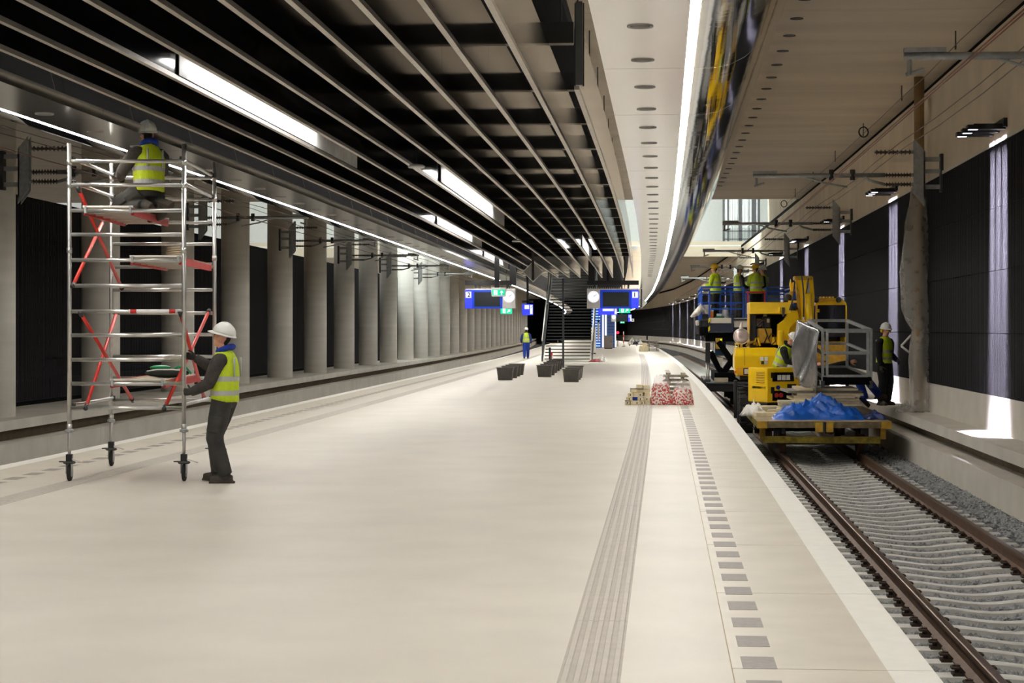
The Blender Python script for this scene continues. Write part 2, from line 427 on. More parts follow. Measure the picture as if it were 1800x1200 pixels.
def stones(n, ya, yb, name):
    rs = np.random.RandomState(3)
    base = np.array([(1, 0, 0), (-1, 0, 0), (0, 1, 0), (0, -1, 0), (0, 0, 1), (0, 0, -1)], float)
    fc = [(0, 2, 4), (2, 1, 4), (1, 3, 4), (3, 0, 4), (2, 0, 5), (1, 2, 5), (3, 1, 5), (0, 3, 5)]
    V, Fs = [], []
    for i in range(n):
        y = ya + (yb - ya) * rs.rand() ** 1.7
        x = 1.25 + 3.47 * rs.rand()
        yy = ((y - 6.2) / .6) % 1
        on = min(yy, 1 - yy) < .21 and 1.78 < x < 4.38
        z = BZ - .02 + (.10 * max(0, (x - 4.1) / .6)) - .045 * math.exp(-((x - 3.08) / .36) ** 2)
        if on: continue
        if abs(abs(x - 3.08) - .755) < .1: z -= .035
        s = .017 + .021 * rs.rand()
        p = base * s * (0.6 + .8 * rs.rand(6, 1)); a = rs.rand() * 6.3
        p = np.c_[p[:, 0] * math.cos(a) - p[:, 1] * math.sin(a), p[:, 0] * math.sin(a) + p[:, 1] * math.cos(a), p[:, 2] * .8]
        k = len(V); V += [(q[0] + bend(x, y), q[1] + y, q[2] + z + .012 * rs.rand()) for q in p]; Fs += [(f[0] + k, f[1] + k, f[2] + k) for f in fc]
    me = bpy.data.meshes.new(name); me.from_pydata(V, [], Fs); me.materials.append(STONE_A)
    o = bpy.data.objects.new(name, me); COL.objects.link(o)
    tag(o, 'loose grey ballast stones between the concrete sleepers', 'gravel', kind='stuff')
stones(64000, 8.0, 46.0, 'gravel')

# side walls -------------------------------------------------------
def walkway(s, xb, label, nm):
    """lower cable block, dark slot and walkway ledge; s=+1 right, -1 left. xb: block front"""
    x = lambda d: xb + s * d
    w = thing(nm, label, None, kind='structure')
    y = -4.6
    blk = lambda p, nme, m, ya, yb: strip(p if s > 0 else p[::-1], [ya + .004, yb - .004], nme, m, w)
    while y < 330:
        ln = 3.7 if y < 110 else 22.2
        if y + ln > 12:
            blk([(x(0), -1.0), (x(.5), -1.0), (x(.5), -.36), (x(0), -.36)], 'kerb_block', CONC, y, y + ln)
            blk([(x(.09), -.13), (x(.9 if s > 0 else 2.0), -.13), (x(.9 if s > 0 else 2.0), .05), (x(.09), .05)], 'ledge_slab', CONC, y, y + ln)
        y += ln
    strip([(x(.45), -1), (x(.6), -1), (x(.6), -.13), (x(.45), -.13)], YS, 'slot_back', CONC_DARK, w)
    return w
walkway(1, 4.70, 'stepped concrete kerb and walkway ledge below the black wall', 'trim_1')
walkway(-1, -11.78, 'stepped concrete kerb and ledge that the columns stand on', 'trim_2')
wr = thing('wall_right', 'tunnel wall of black ribbed panels on a pale concrete base', None, kind='structure')
wl = thing('wall_left', 'black ribbed wall behind the columns', None, kind='structure')
WX = 5.35
def rib_panel(ln, h):
    mb = MB(); n = int(ln / .1); rings = []
    pts = []
    for i in range(n):
        a = i * ln / n; p = ln / n
        pts += [(a + .1 * p, 0), (a + .25 * p, -.022), (a + .6 * p, -.022), (a + .75 * p, 0)]
    pts = [(.004, 0)] + pts + [(ln - .004, 0)]
    lo = [(d, y, .006) for y, d in pts]; hi = [(d, y, h - .006) for y, d in pts]
    mb.ring_loft([lo, hi], cap=False, closed=False)
    k = len(mb.v)
    b = [(.05, .004, .006), (.05, ln - .004, .006), (.05, ln - .004, h - .006), (.05, .004, h - .006)]
    mb.add(b, [(0, 1, 2, 3)])
    mb.bx(0.0, .05, .004, .02, .006, h - .006); mb.bx(0.0, .05, ln - .02, ln - .004, .006, h - .006); mb.bx(0.0, .05, .004, ln - .004, h - .012, h - .006)
    return mb.data('wall_panel', BLACKP)
pm = rib_panel(7.4, 1.0125)
def clad(parent, x0, s, zb, rows, ya, n, zstep=1.0125):
    for k in range(n):
        y = ya + 7.4 * k
        for r in range(rows):
            o = inst(pm, 'wall_panel', parent, (bend(x0, y), y, zb + r * zstep), heading(x0, y, y + 7.4))
            if s < 0: o.scale = (-1, 1, 1)
clad(wr, WX, 1, .64, 4, 19.9, 40)
clad(wl, -15.0, -1, .0, 5, 23.6, 30, .97)
YS2 = yr(12, Y1, 7.4)
for a, b in zip(yr(15.9, 330, 3.7)[:-1], yr(15.9, 330, 3.7)[1:]):
    strip([(WX - .01, .05), (WX + .5, .05), (WX + .5, .64), (WX - .01, .64)], [a + .003, b - .003], 'base_panel', CONC, wr)
strip([(WX + .05, .05), (WX + .4, .05), (WX + .4, 4.69), (WX + .05, 4.69)], YS2, 'backing', BLACK_M, wr)
upper = strip([(WX, 4.70), (WX + .4, 4.70), (WX + .4, 6.55), (WX, 6.55)], YS2, 'upper_wall', CONC_CEIL, wr)
tr = strip([(WX - .03, 4.69), (WX + .03, 4.69), (WX + .03, 4.75), (WX - .03, 4.75)], YS2, 'capping_rail', CONC, wr)
strip([(WX + .25, 6.55), (WX + .5, 6.55), (WX + .5, 6.9), (WX + .25, 6.9)], YS2, 'slot_back', BLACK_M, wr)
strip([(-15.45, -1), (-15.06, -1), (-15.06, 4.84), (-15.45, 4.84)], YS2, 'backing', BLACK_M, wl)
strip([(-15.02, .0), (-14.99, .0), (-14.99, .52), (-15.02, .52)], YS2, 'base_board', BLACK, wl)
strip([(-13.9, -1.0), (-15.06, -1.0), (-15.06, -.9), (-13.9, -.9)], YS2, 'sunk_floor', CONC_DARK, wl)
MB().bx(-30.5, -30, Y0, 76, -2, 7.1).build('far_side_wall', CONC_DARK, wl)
MB().bx(-30.5, -30, 119, Y1, -2, 7.1).build('far_side_wall', CONC_DARK, wl)
far = MB(); far.bx(-60, 40, 331, 332, -2, 12); tag(far.build('wall_back', BLACK_M), 'dark tunnel end far beyond the stairs', kind='structure')
# ceilings ---------------------------------------------------------
CZ = 6.84
VA, VB = 76.0, 119.0         # the hall void in the ceiling
ceil = thing('ceiling', 'raw concrete tunnel ceiling with a void to the hall above', None, kind='structure')
def cpanels(xa, xb, ya, yb, m, nm='ceiling_slab', z=CZ, st=14.8):
    ys = yr(ya, yb, st)
    for a, b in zip(ys, ys[1:]):
        strip([(xa, z), (xb, z), (xb, z + .3), (xa, z + .3)], [a + .01, b - .01], nm, m, ceil)
cpanels(.6, WX + .5, Y0, VA, CONC_CEIL)
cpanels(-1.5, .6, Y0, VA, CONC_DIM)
cpanels(-8.9, -1.5, Y0, VA, BLACK_M, z=6.6)
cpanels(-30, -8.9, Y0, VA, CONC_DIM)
cpanels(-8.9, -1.15, VA, Y1, BLACK_M, z=6.6)
cpanels(-30, -8.9, VB, Y1, CONC_CEIL, st=22)
cpanels(-1.15, WX + .5, VB, Y1, CONC_CEIL, st=22)
strip([(WX + .4, 6.5), (WX + .6, 6.5), (WX + .6, 10.6), (WX + .4, 10.6)], [VA - 1, 97], 'hall_side_wall', CONC_CEIL, ceil)
MB().bx(-1.6, 9, VB, VB + .5, 6.2, 6.84).build('void_edge_beam', CONC_CEIL, ceil)
MB().bx(-40, -9.5, VB, VB + .5, 6.2, 6.84).build('void_edge_beam', CONC_CEIL, ceil)
MB().bx(-8.9, 6, VA - .8, VA, 6.86, 7.14).build('void_edge_beam', STEEL_D, ceil)
MB().bx(9, 9.3, VA - 14, VB + 6.3, 4.9, 12.6).build('hall_end_wall', HALLW, ceil)
MB().bx(WX + .2, 9.3, 97, VB, 6.56, 6.7).build('hall_landing', CONC_CEIL, ceil)
MB().bx(-40, 9.3, VB + 6, VB + 6.3, 6.9, 12.6).build('hall_back_wall', HALLW, ceil)
MB().bx(-40, 9.3, VB, VB + 6.3, 6.84, 6.9).build('hall_floor', HALLW, ceil)
MB().bx(-40, 9.3, VA - 14, VB + 6.3, 12.6, 12.8).build('hall_ceiling', HALLW, ceil)
MB().bx(-40, 9.3, VA - 14, VA - 13.7, 7.2, 12.6).build('hall_front_wall', HALLW, ceil)
MB().bx(-40, 9.3, VA - 14, VA - .8, 7.15, 7.2).build('hall_floor', HALLW, ceil)
# unseen area lights added to brighten the hall behind the void
for i, (x, y, en) in enumerate([(-24, 98, 1500), (-11, 98, 900), (3, 98, 3800)]):
    ld = bpy.data.lights.new('hall_fill', 'AREA'); ld.shape = 'RECTANGLE'; ld.size = 9; ld.size_y = 6; ld.energy = en; ld.color = (.92, 1, .97)
    lo = bpy.data.objects.new('hall_fill', ld); COL.objects.link(lo); lo.location = (x, y, 11.8); lo.rotation_euler = (math.radians(62), 0, 0)
# glazed screen standing on the void's edge
gw = thing('window_1', 'black framed glazed screen of the hall above the track void', None, kind='structure')
pA = at(1272, 432, Y=VB + .1); pB = at(1334, 432, Y=VB + .1)
gx0, gx1 = pA.x, pB.x
def gbar(a, b, c, d): MB().bx(a, b, VB + .05, VB + .2, c, d).build('mullion', BLACK, gw)
zt = 10.2
for fx, w in ((0, .12), (.13, .1), (.47, .22), (.72, .04), (.86, .3), (1, .14)):
    x = gx0 + fx * (gx1 - gx0); gbar(x - w / 2, x + w / 2, 6.8, zt)
for z, h in ((6.85, .1), (7.25, .05), (7.75, .05), (zt - .1, .3)): gbar(gx0, gx1 + .1, z, z + h)
for i in range(14):
    x = gx0 + (i + .5) / 14 * (gx1 - gx0); MB().bx(x - .008, x + .008, VB + .1, VB + .13, 6.9, zt).build('glazing_bar', GREYD, gw)
MB().bx(gx0, gx1, VB + .14, VB + .16, 6.9, zt).build('pane', GLASS, gw)

# metal soffits with LED line and mirror fascia
SZ = EYE + 2.32
def soffit(s, x_in, x_led, x_out, x_top, label, nm):
    t = thing(nm, label, None, kind='structure')
    y = 2.3
    while y < 300:
        ln = 3.7 if y < 120 else 14.8
        a, b = y + .006, y + ln - .006
        q = [(x_in, SZ), (x_led - .045, SZ), (x_led - .045, SZ + .12), (x_in, SZ + .12)] if s > 0 else [(x_led + .045, SZ), (x_in, SZ), (x_in, SZ + .12), (x_led + .045, SZ + .12)]
        strip(q, [a, b], 'soffit_panel', SOFFIT, t)
        # curved mirror side
        cv = []
        n = 9
        for i in range(n + 1):
            th = math.pi / 2 * i / n
            cv.append((x_out + s * .86 * math.sin(th), SZ + 1.6 * (1 - math.cos(th))))
        cv.append((cv[-1][0], CZ))
        c2 = [(x_led + s * .045, SZ)] + cv
        mb = MB(); mb.ring_loft([[(bend(x, yy), yy, z) for x, z in c2] for yy in (a, b)], cap=False, closed=False)
        mb.build('fascia_panel', FASCIA, t, smooth=True)
        strip([(x_led - .036, SZ + .006), (x_led + .036, SZ + .006), (x_led + .036, SZ + .03), (x_led - .036, SZ + .03)], [a, b], 'led_line', LED, t)
        y += ln
    return t
soffit(1, -.53, .232, .43, 1.93, 'polished white metal soffit with an LED line above the track edge', 'trim_3')
soffit(-1, -6.2, -7.0, -7.2, -8.75, 'polished metal soffit with an LED line beside the columns', 'trim_4')
dl = MB(); dl.lathe([(0, .0), (.085, .0), (.10, -.006), (.105, .008), (.105, .03)], n=24); dlm = dl.data('downlight', DISC, True)
dl2 = MB(); dl2.lathe([(0, -.002), (.07, -.002), (.08, .004)], n=20); dlm2 = dl2.data('lens', BINM, True)
def downlights(x0, label, group, y0):
    for k in range(40):
        y = y0 + 1.85 * k
        t = thing('downlight', label, 'ceiling light', (bend(x0, y), y, SZ), 0, group)
        inst(dlm, 'bezel', t, (0, 0, -.002)); inst(dlm2, 'lens', t, (0, 0, -.006))
downlights(-.178, 'round unlit recessed light in the soffit over the yellow machines\' track edge', 'downlights in the bright soffit', 14.7 - 1.85)
downlights(-6.67, 'round unlit recessed light in the dark soffit near the columns', 'downlights in the column-side soffit', 20.2)
vd = MB().lathe([(0, 0), (.09, 0), (.11, -.01), (.11, .01)], n=20).data('ceiling_vent', STEEL_D)
for k in range(22):
    y = 29.9 + 1.85 * k; o = inst(vd, 'ceiling_vent', None, (bend(2.19, y), y, CZ - .002))
    tag(o, 'small dark round disc set in the raw concrete ceiling', 'vent', 'discs in the concrete ceiling')

# black fins over the platform
KF = 2.5; FZ = EYE + KF
FX = [-.905, -1.335, -1.845, -2.34, -2.85, -3.36, -3.87, -4.385, -4.89, -5.39, -5.93]
names = ['whose first length is missing', 'second from the bright soffit', 'third from the bright soffit', 'fourth from the bright soffit', 'fifth from the bright soffit', 'midway between the two soffits', 'fifth from the column-side soffit', 'fourth from the column-side soffit', 'third from the column-side soffit', 'second from the column-side soffit', 'next to the column-side soffit']
for i, x0 in enumerate(FX):
    t = thing('ceiling_fin', 'long glossy black ceiling fin with a pale edge, ' + names[i], 'ceiling fin', (0, 0, 0), 0, 'black fins over the platform')
    ys = [20.0 + 7.4 * k for k in range(10)] if i == 0 else [5.2 + 7.4 * k for k in range(12)]
    for y in ys:
        a, b = y + .004, y + 7.396
        strip([(x0 - .015, FZ + .045), (x0 + .015, FZ + .045), (x0 + .015, FZ + .80), (x0 - .015, FZ + .80)], [a, b], 'fin_panel', FIN, t)
    strip([(x0 - .026, FZ), (x0 + .026, FZ), (x0 + .026, FZ + .045), (x0 - .026, FZ + .045)], yr(ys[0], ys[-1] + 7.4, 7.4), 'edge_trim', TRIM, t)
for k in range(17):
    y = 18.1 + 4.38 * k
    t = thing('cross_beam', 'black cross beam above the ceiling fins', 'beam', (0, y, 0), 0, 'cross beams over the fins')
    MB().bx(bend(-6.1, y), bend(-1.05, y), -.06, .06, FZ + .85, FZ + 1.1).build('beam_body', BLACK, t)
    MB().bx(bend(-6.1, y), bend(-1.05, y), -.075, -.06, FZ + .825, FZ + .85).build('edge_glint', TRIM, t)  # pale strip stands in for light reflected along the beam's lower edge
    for hx in (-5.4, -3.36, -1.2):
        MB().cyl((bend(hx, y), 0, FZ + 1.1), (bend(hx, y), 0, 6.6), .012, 6).build('hanger_rod', BLACK, t)
t = thing('hanging_channel', 'vertical dark channel hanging where a fin length is missing', 'channel', at(1018, 90, zc=19.5))
MB().bx(-.035, .035, -.05, .05, -.35, .5).build('web', GREYD, t); MB().bx(-.05, .05, .05, .06, -.35, .5).build('flange', BLACK, t)

# lamps between the fins
def tube_lamp(x0, ya, yb, label):
    y = (ya + yb) / 2; x = bend(x0, y)
    t = thing('linear_lamp', label, 'lamp', (x, y, FZ + .30), heading(x0, ya, yb), 'linear lamps between the fins')
    L = (yb - ya) / 2
    MB().bx(-.05, .05, -L, L, 0, .06).build('housing', WHITEP, t)
    MB().bx(-.035, .035, -L, L, -.02, 0).build('diffuser', TUBE, t)
    if yb - ya > 6.5:
        d = max(f for f in FX if f < x0) + .03 - x0
        MB().bx(d, d + .008, -L - .6, L + 3.6, -.25, .12).build('fin_glow_plate', WHITEP, t)  # white plate added to make the fin face look lit by the tube
tube_lamp(-4.60, 19.5, 26.5, 'lit linear lamp shining on the fin above the scaffold tower')
tube_lamp(-3.08, 8.5, 13.0, 'lit linear lamp three fins inward from the lamp above the scaffold')
tube_lamp(-3.58, 33.6, 44, 'lit linear lamp between fins ahead of the hanging displays')
tube_lamp(-5.12, 47, 56, 'lit linear lamp beyond the white ceiling disc')
tube_lamp(-5.6, 68, 77, 'lit linear lamp above the diamond panel')
tube_lamp(-2.52, 60, 66, 'short lit lamp above the clock of display one, inner of two')
tube_lamp(-2.08, 60, 67, 'short lit lamp above the clock of display one, outer of two')
for px, py, lb in ((732, 295, 'white round disc hanging on a rod between the fins'), (908, 425, 'small white round disc hanging above the displays')):
    p = at(px, py, zc=KF * .96 * F_PX / (HOR - py))
    t = thing('hanging_disc', lb, 'ceiling disc', p)
    MB().lathe([(0, 0), (.12, .0), (.13, .02), (.1, .045), (.02, .06)], n=20).build('cover', WHITEP, t, True)
    MB().cyl((0, 0, .05), (0, 0, .6), .012, 8).build('rod', BLACK, t)

# columns
cm = MB().lathe([(.435, -1.2), (.435, CZ - .004)], n=40).data('column', CONC_COL, True)
for p in cm.polygons: p.use_smooth = abs(p.normal.z) < .5
for k in range(32):
    y = 35.6 + 7.4 * k
    x = bend(-12.70, y)
    o = inst(cm, 'column', None, (x, y, 0)); o.rotation_euler.z = k * 1.3
    nth = ['first', 'second', 'third', 'fourth', 'fifth', 'sixth', 'seventh', 'eighth', 'ninth', 'tenth', 'eleventh', 'twelfth', 'thirteenth', 'fourteenth']
    lab = 'round concrete column at the frame-side end of the row, carrying the cantilever by the scaffold' if k == 0 else ('%s round concrete column along the row from the cantilever by the scaffold' % nth[k] if k < 14 else 'round concrete column in the far bunched part of the row')
    if k == 0: lab = 'round concrete column carrying the cantilever beside the scaffold tower'
    tag(o, lab, 'column', 'row of round concrete columns', 'thing')

# wall lamps washing the black panels
def wall_lamp(y, label):
    x = bend(WX, y)
    t = thing('wall_lamp', label, 'lamp', (x, y, 4.92), heading(WX, y, y + 1), 'black wall lamps')
    MB().bx(-.06, 0, -.68, .68, -.04, .1).build('mounting', BLACK, t)
    for q, dy in enumerate((-.55, 0, .55)):
        a = MB(); a.bx(-.5, -.03, dy - .035, dy + .035, -.02, .02)
        ar = a.build('arm', BLACK, t)
        h = MB(); h.bx(-.60, -.02, dy - .09, dy + .09, -.07, .0); h.build('lamp_head', BLACK, t)
        MB().bx(-.58, -.44, dy - .04, dy + .04, -.075, -.07).build('lens', SPOT_FACE, t)
        ld = bpy.data.lights.new('wall_lamp_beam', 'AREA'); ld.energy = WALL_SPOT_W; ld.color = (.84, .80, 1.0)
        ld.shape = 'RECTANGLE'; ld.size = .26; ld.size_y = .42; ld.spread = math.radians(13)
        lo = bpy.data.objects.new('wall_lamp_beam', ld); COL.objects.link(lo)
        lo.parent = t; lo.location = (-.15, dy, -.09); lo.rotation_euler = (0, math.radians(-2.2), 0)
wl_y = [18.4, 31.0, 44.8, 57, 69.3, 81.8, 94.3, 107, 120, 133, 146, 160, 175, 190, 206, 223, 240]
wl_lab = {1: 'triple black wall lamp above the bare end of the black wall', 2: 'triple black wall lamp beside the plastic wrapped pipe', 3: 'triple black wall lamp behind the second cantilever', 4: 'triple black wall lamp above the excavator boom', 5: 'triple black wall lamp over the blue lift platform'}
for i, y in enumerate(wl_y): wall_lamp(y, wl_lab.get(i, 'black wall lamp far along the curving tunnel wall'))

# ================================================================== people
def ik(a, b, l1, l2, pole):
    a, b = Vector(a), Vector(b); d = b - a; L = d.length
    if L > (l1 + l2) * .999: b = a + d * ((l1 + l2) * .999 / L); d = b - a; L = d.length
    x = (l1 * l1 - l2 * l2 + L * L) / (2 * L); h = math.sqrt(max(0, l1 * l1 - x * x)); n = d.normalized()
    p = Vector(pole); p = (p - n * p.dot(n)); p = p.normalized() if p.length > 1e-6 else Vector((1, 0, 0))
    return a + n * x + p * h, b
def remesh(mb, voxel, smooth=3):
    me = mb.data('tmp'); o = bpy.data.objects.new('tmp', me); COL.objects.link(o)
    r = o.modifiers.new('r', 'REMESH'); r.mode = 'VOXEL'; r.voxel_size = voxel
    s = o.modifiers.new('s', 'SMOOTH'); s.iterations = smooth; s.factor = .5
    dg = bpy.context.evaluated_depsgraph_get(); dg.update()
    res = bpy.data.meshes.new_from_object(o.evaluated_get(dg))
    bpy.data.objects.remove(o); bpy.data.meshes.remove(me)
    res.polygons.foreach_set('use_smooth', [True] * len(res.polygons))
    return res
def hand_mesh(curl):
    """right hand: wrist at origin, fingers along +Y, palm facing -Z, thumb on -X side; curl bends towards -Z"""
    mb = MB()
    mb.tube([(0, -.02, 0), (0, .015, 0), (0, .05, 0), (0, .088, 0)], [.024, .031, .037, .034], 10)
    mb.v = [(x * 1.08, y, z * .52) for x, y, z in mb.v]
    for i, (x, L, y0) in enumerate(((-.031, .068, .085), (-.0105, .078, .09), (.0105, .072, .087), (.031, .056, .08))):
        p = Vector((x, y0 - .012, 0)); a = 0; pts = [p]
        for q, f in enumerate((.45, .32, .23)):
            a += curl * (.9, 1.0, .8)[q]
            p = p + Vector((x * .06, math.cos(a), -math.sin(a))) * L * f; pts.append(p)
        mb.tube(pts, [.0098, .0092, .0084, .0066], 8)
    t = [Vector((-.026, .018, -.004))]
    for d, L in (((-.75, .6, -.25 - curl * .3), .04), ((-.45, .75, -.45 - curl * .4), .032), ((-.2, .8, -.5 - curl * .4), .024)): t.append(t[-1] + Vector(d).normalized() * L)
    mb.tube(t, [.013, .0115, .0105, .0075], 8)
    return remesh(mb, .0042, 2)
HANDS = {}
def hand(curl, m):
    k = (round(curl, 1), m.name)
    if k not in HANDS:
        base = HANDS.get(round(curl, 1)) or hand_mesh(curl); HANDS[round(curl, 1)] = base
        c = base.copy(); c.materials.clear(); c.materials.append(m); HANDS[k] = c
    return HANDS[k]
def frame(yv, zv):
    y = Vector(yv).normalized(); z = Vector(zv); z = (z - y * z.dot(y)).normalized(); x = y.cross(z)
    return Matrix((x, y, z)).transposed()
def eloft(mb, cs, rx, ry, side, fwd, n=20):
    rings = []
    for c, a, b in zip(cs, rx, ry):
        rings.append([Vector(c) + side * (a * math.cos(2 * math.pi * j / n)) + fwd * (b * math.sin(2 * math.pi * j / n)) for j in range(n)])
    mb.ring_loft(rings)
def person(label, loc, rz, pose, jacket=JACK, trousers=TROU, boots=BOOT, hands=GLOVE, helmet=HELM_W, vest=True, muffs=None, hood=None, sleeves_hi=False, voxel=.014, group=None, glasses=False, coat=False):
    """local frame: person faces +Y, +X is their right; feet on z = 0"""
    P = dict(pelvis=(0, 0, .95), chest=(0, .02, 1.40), head=(0, .05, 1.64), face=(0, 1, 0), wr=(.26, .12, .90), wl=(-.26, .12, .90), er=(.3, -1, 0), el=(-.3, -1, 0),
             ar=(.11, 0, .09), al=(-.11, 0, .09), kr=(.1, 1, 0), kl=(-.1, 1, 0), tr=(.15, 1, 0), tl=(-.15, 1, 0), side=(1, 0, 0), curl=.5, palm_r=None, palm_l=None, fr=None, fl=None)
    P.update(pose)
    root = thing('person', label, 'person', loc, rz, group)
    V3 = lambda k: Vector(P[k])
    pel, ch, hd = V3('pelvis'), V3('chest'), V3('head')
    side = V3('side').normalized(); up = (ch - pel).normalized(); fwd = up.cross(side).normalized(); side = fwd.cross(up).normalized()
    face = V3('face').normalized()
    sr, sl = ch + side * .185, ch - side * .185
    hr, hl = pel + side * .09, pel - side * .09
    eR, wR = ik(sr, P['wr'], .29, .265, P['er']); eL, wL = ik(sl, P['wl'], .29, .265, P['el'])
    kR, aR = ik(hr, P['ar'], .44, .43, P['kr']); kL, aL = ik(hl, P['al'], .44, .43, P['kl'])
    mb = MB(); prim = []
    def tub(pts, rs, m, n=12): mb.tube(pts, rs, n); prim.append((pts, rs, m))
    lerp = lambda a, b, t: a + (b - a) * t
    cs = [pel - up * .09, pel, lerp(pel, ch, .3), lerp(pel, ch, .6), lerp(pel, ch, .88), ch + up * .055, ch + up * .10]
    rx = [.12, .175, .165, .178, .19, .15, .07]; ry = [.09, .13, .122, .132, .128, .10, .07]
    if coat: rx = [a * 1.12 for a in rx]; ry = [a * 1.2 for a in ry]
    eloft(mb, cs, rx, ry, side, fwd)
    prim.append(([cs[1] + up * .08, cs[4]], [.15, .17], jacket)); prim.append(([sl, sr], [.09, .09], jacket)); prim.append(([hl - up * .06, hr - up * .06], [.14, .14], trousers))
    for s, e, w in ((sr, eR, wR), (sl, eL, wL)):
        tub([lerp(ch, s, .35), lerp(ch, s, .85) - up * .01, lerp(s, e, .18), lerp(s, e, .5), e, lerp(e, w, .5), w], [.075, .092, .090, .080, .072, .064, .050], jacket, 14)
    for h, k, a in ((hr, kR, aR), (hl, kL, aL)):
        d = (a - k).normalized()
        tub([h, lerp(h, k, .5), k, lerp(k, a, .45), a - d * .005], [.122, .116, .098, .092, .080], trousers)
    for a, t, k in ((aR, P['tr'], kR), (aL, P['tl'], kL)):
        t = Vector(t).normalized(); dn = (a - k).normalized(); dn = (dn - t * dn.dot(t)).normalized()
        if P.get('flat', True) and abs(dn.z) > .5: dn = Vector((0, 0, -1)); t = Vector((t.x, t.y, 0)).normalized()
        b = a + dn * .045
        tub([b - t * .08, b, b + t * .09 + dn * .004, b + t * .175 + dn * .008], [.046, .055, .052, .042], boots)
        sd = t.cross(dn); R = Matrix((sd, t, -dn)).transposed()
        mb.box(b + t * .04 + dn * .034, (.10, .29, .022), R); prim.append(([b - t * .06 + dn * .03, b + t * .15 + dn * .03], [.03, .03], boots))
    # head
    Fh = frame(face, up if abs(face.dot(up)) < .9 else Vector((0, 0, 1))); hup = Fh.col[2]; hs = Fh.col[0]
    H = lambda x, y, z: hd + Fh @ Vector((x, y, z))
    mb.ell(hd + hup * .02, (.076, .097, .105), 16, 10, Fh); prim.append(([hd + hup * .03], [.09], SKIN))
    mb.ell(H(0, .028, -.055), (.056, .066, .062), 14, 8, Fh); prim.append(([H(0, .03, -.06)], [.06], SKIN))
    mb.tube([H(0, .088, .02), H(0, .112, -.018), H(0, .09, -.034)], [.009, .017, .011], 8); prim.append(([H(0, .10, -.01)], [.02], SKIN))
    for q in (-1, 1):
        mb.ell(H(q * .079, -.005, -.004), (.011, .02, .032), 8, 6, Fh); prim.append(([H(q * .08, 0, 0)], [.02], SKIN))
    tub([ch + up * .06, hd - hup * .05], [.062, .056], SKIN)
    prim.append(([H(0, -.08, 0), H(0, -.085, -.05)], [.055, .05], DARKHAIR))
    me = remesh(mb, voxel)
    mats = [];
    for p in prim:
        if p[2] not in mats: mats.append(p[2])
    for m in mats: me.materials.append(m)
    n = len(me.polygons); C = np.empty(n * 3); me.polygons.foreach_get('center', C); C = C.reshape(-1, 3)
    best = np.full(n, 1e9); idx = np.zeros(n, int)
    for pts, rs, m in prim:
        pts = [np.array(q) for q in pts]
        if len(pts) == 1: d = np.linalg.norm(C - pts[0], axis=1) - rs[0]
        else:
            d = np.full(n, 1e9)
            for (a, b), (ra, rb) in zip(zip(pts, pts[1:]), zip(rs, rs[1:])):
                ab = b - a; t = np.clip((C - a) @ ab / max(1e-9, ab @ ab), 0, 1)
                d = np.minimum(d, np.linalg.norm(C - (a + t[:, None] * ab), axis=1) - (ra + (rb - ra) * t))
        w = d < best; best[w] = d[w]; idx[w] = mats.index(m)
    me.polygons.foreach_set('material_index', idx.astype(np.int32))
    body = bpy.data.objects.new('body', me); COL.objects.link(body); body.parent = root
    # hands
    for e, w, key, sgn in ((eR, wR, 'r', 1), (eL, wL, 'l', -1)):
        d = P['f' + key] or (w - e); pn = P['palm_' + key] or (-sgn * side + Vector((0, 0, -.2)))
        R = frame(d, -Vector(pn))
        o = bpy.data.objects.new('glove' if hands is GLOVE else 'hand', hand(P['curl'], hands)); COL.objects.link(o); o.parent = root
        o.matrix_local = Matrix.Translation(w) @ R.to_4x4() @ Matrix.Diagonal((sgn * 1.08, 1.08, 1.08, 1))
    # face
    for q in (-1, 1): MB().ell(H(q * .031, .088, .018), (.012, .008, .008), 8, 6, Fh).build('eye', EYEM, root, True)
    MB().ell(H(0, .09, -.066), (.022, .007, .006), 8, 6, Fh).build('mouth', MOUTH, root, True)
    if helmet:
        hm = MB(); rings = []; N = 22
        hc = hd + hup * .052 - Fh.col[1] * .004
        for i in range(9):
            th = math.pi / 2 * i / 8.2
            rings.append([hc + Fh @ Vector((.112 * math.cos(th) * math.cos(2 * math.pi * j / N), .137 * math.cos(th) * math.sin(2 * math.pi * j / N), .128 * math.sin(th) ** .9)) for j in range(N)])
        hm.ring_loft(rings); ho = hm.build('helmet', helmet, root, True)
        br = MB(); rr = []
        for k, (s, z) in enumerate(((1.0, .006), (1.1, -.008), (1.1, -.014), (.98, -.006))):
            rr.append([hc + Fh @ Vector((.113 * s * math.cos(a), .138 * s * math.sin(a) + (.05 * max(0, math.sin(a)) ** 3 if s > 1.05 else 0), z - (.012 * max(0, math.sin(a)) if s > 1.05 else 0))) for a in [2 * math.pi * j / N for j in range(N)]])
        rr.append(rr[0]); br.ring_loft(rr, cap=False); br.build('brim', helmet, ho, True)
        rg = MB(); rg.tube([hc + Fh @ Vector((0, .128 * math.cos(a), .126 * math.sin(a))) for a in [math.pi * (.12 + .76 * j / 8) for j in range(9)]], .012, 6); rg.build('ridge', helmet, ho, True)
    if muffs:
        for q in (-1, 1):
            MB().ell(H(q * .098, -.005, .0), (.03, .042, .05), 12, 8, Fh).build('ear_muff', muffs, root, True)
    if voxel < .012:
        for h_, k_, q in ((hr, kR, 1), (hl, kL, -1)):
            d = (k_ - h_).normalized(); c = lerp(h_, k_, .62) + side * (q * .10); sd = side * q; R = Matrix((sd, d.cross(sd).normalized(), d)).transposed()
            MB().box(c, (.035, .15, .19), R).build('cargo_pocket', trousers, root, bevel=.015)
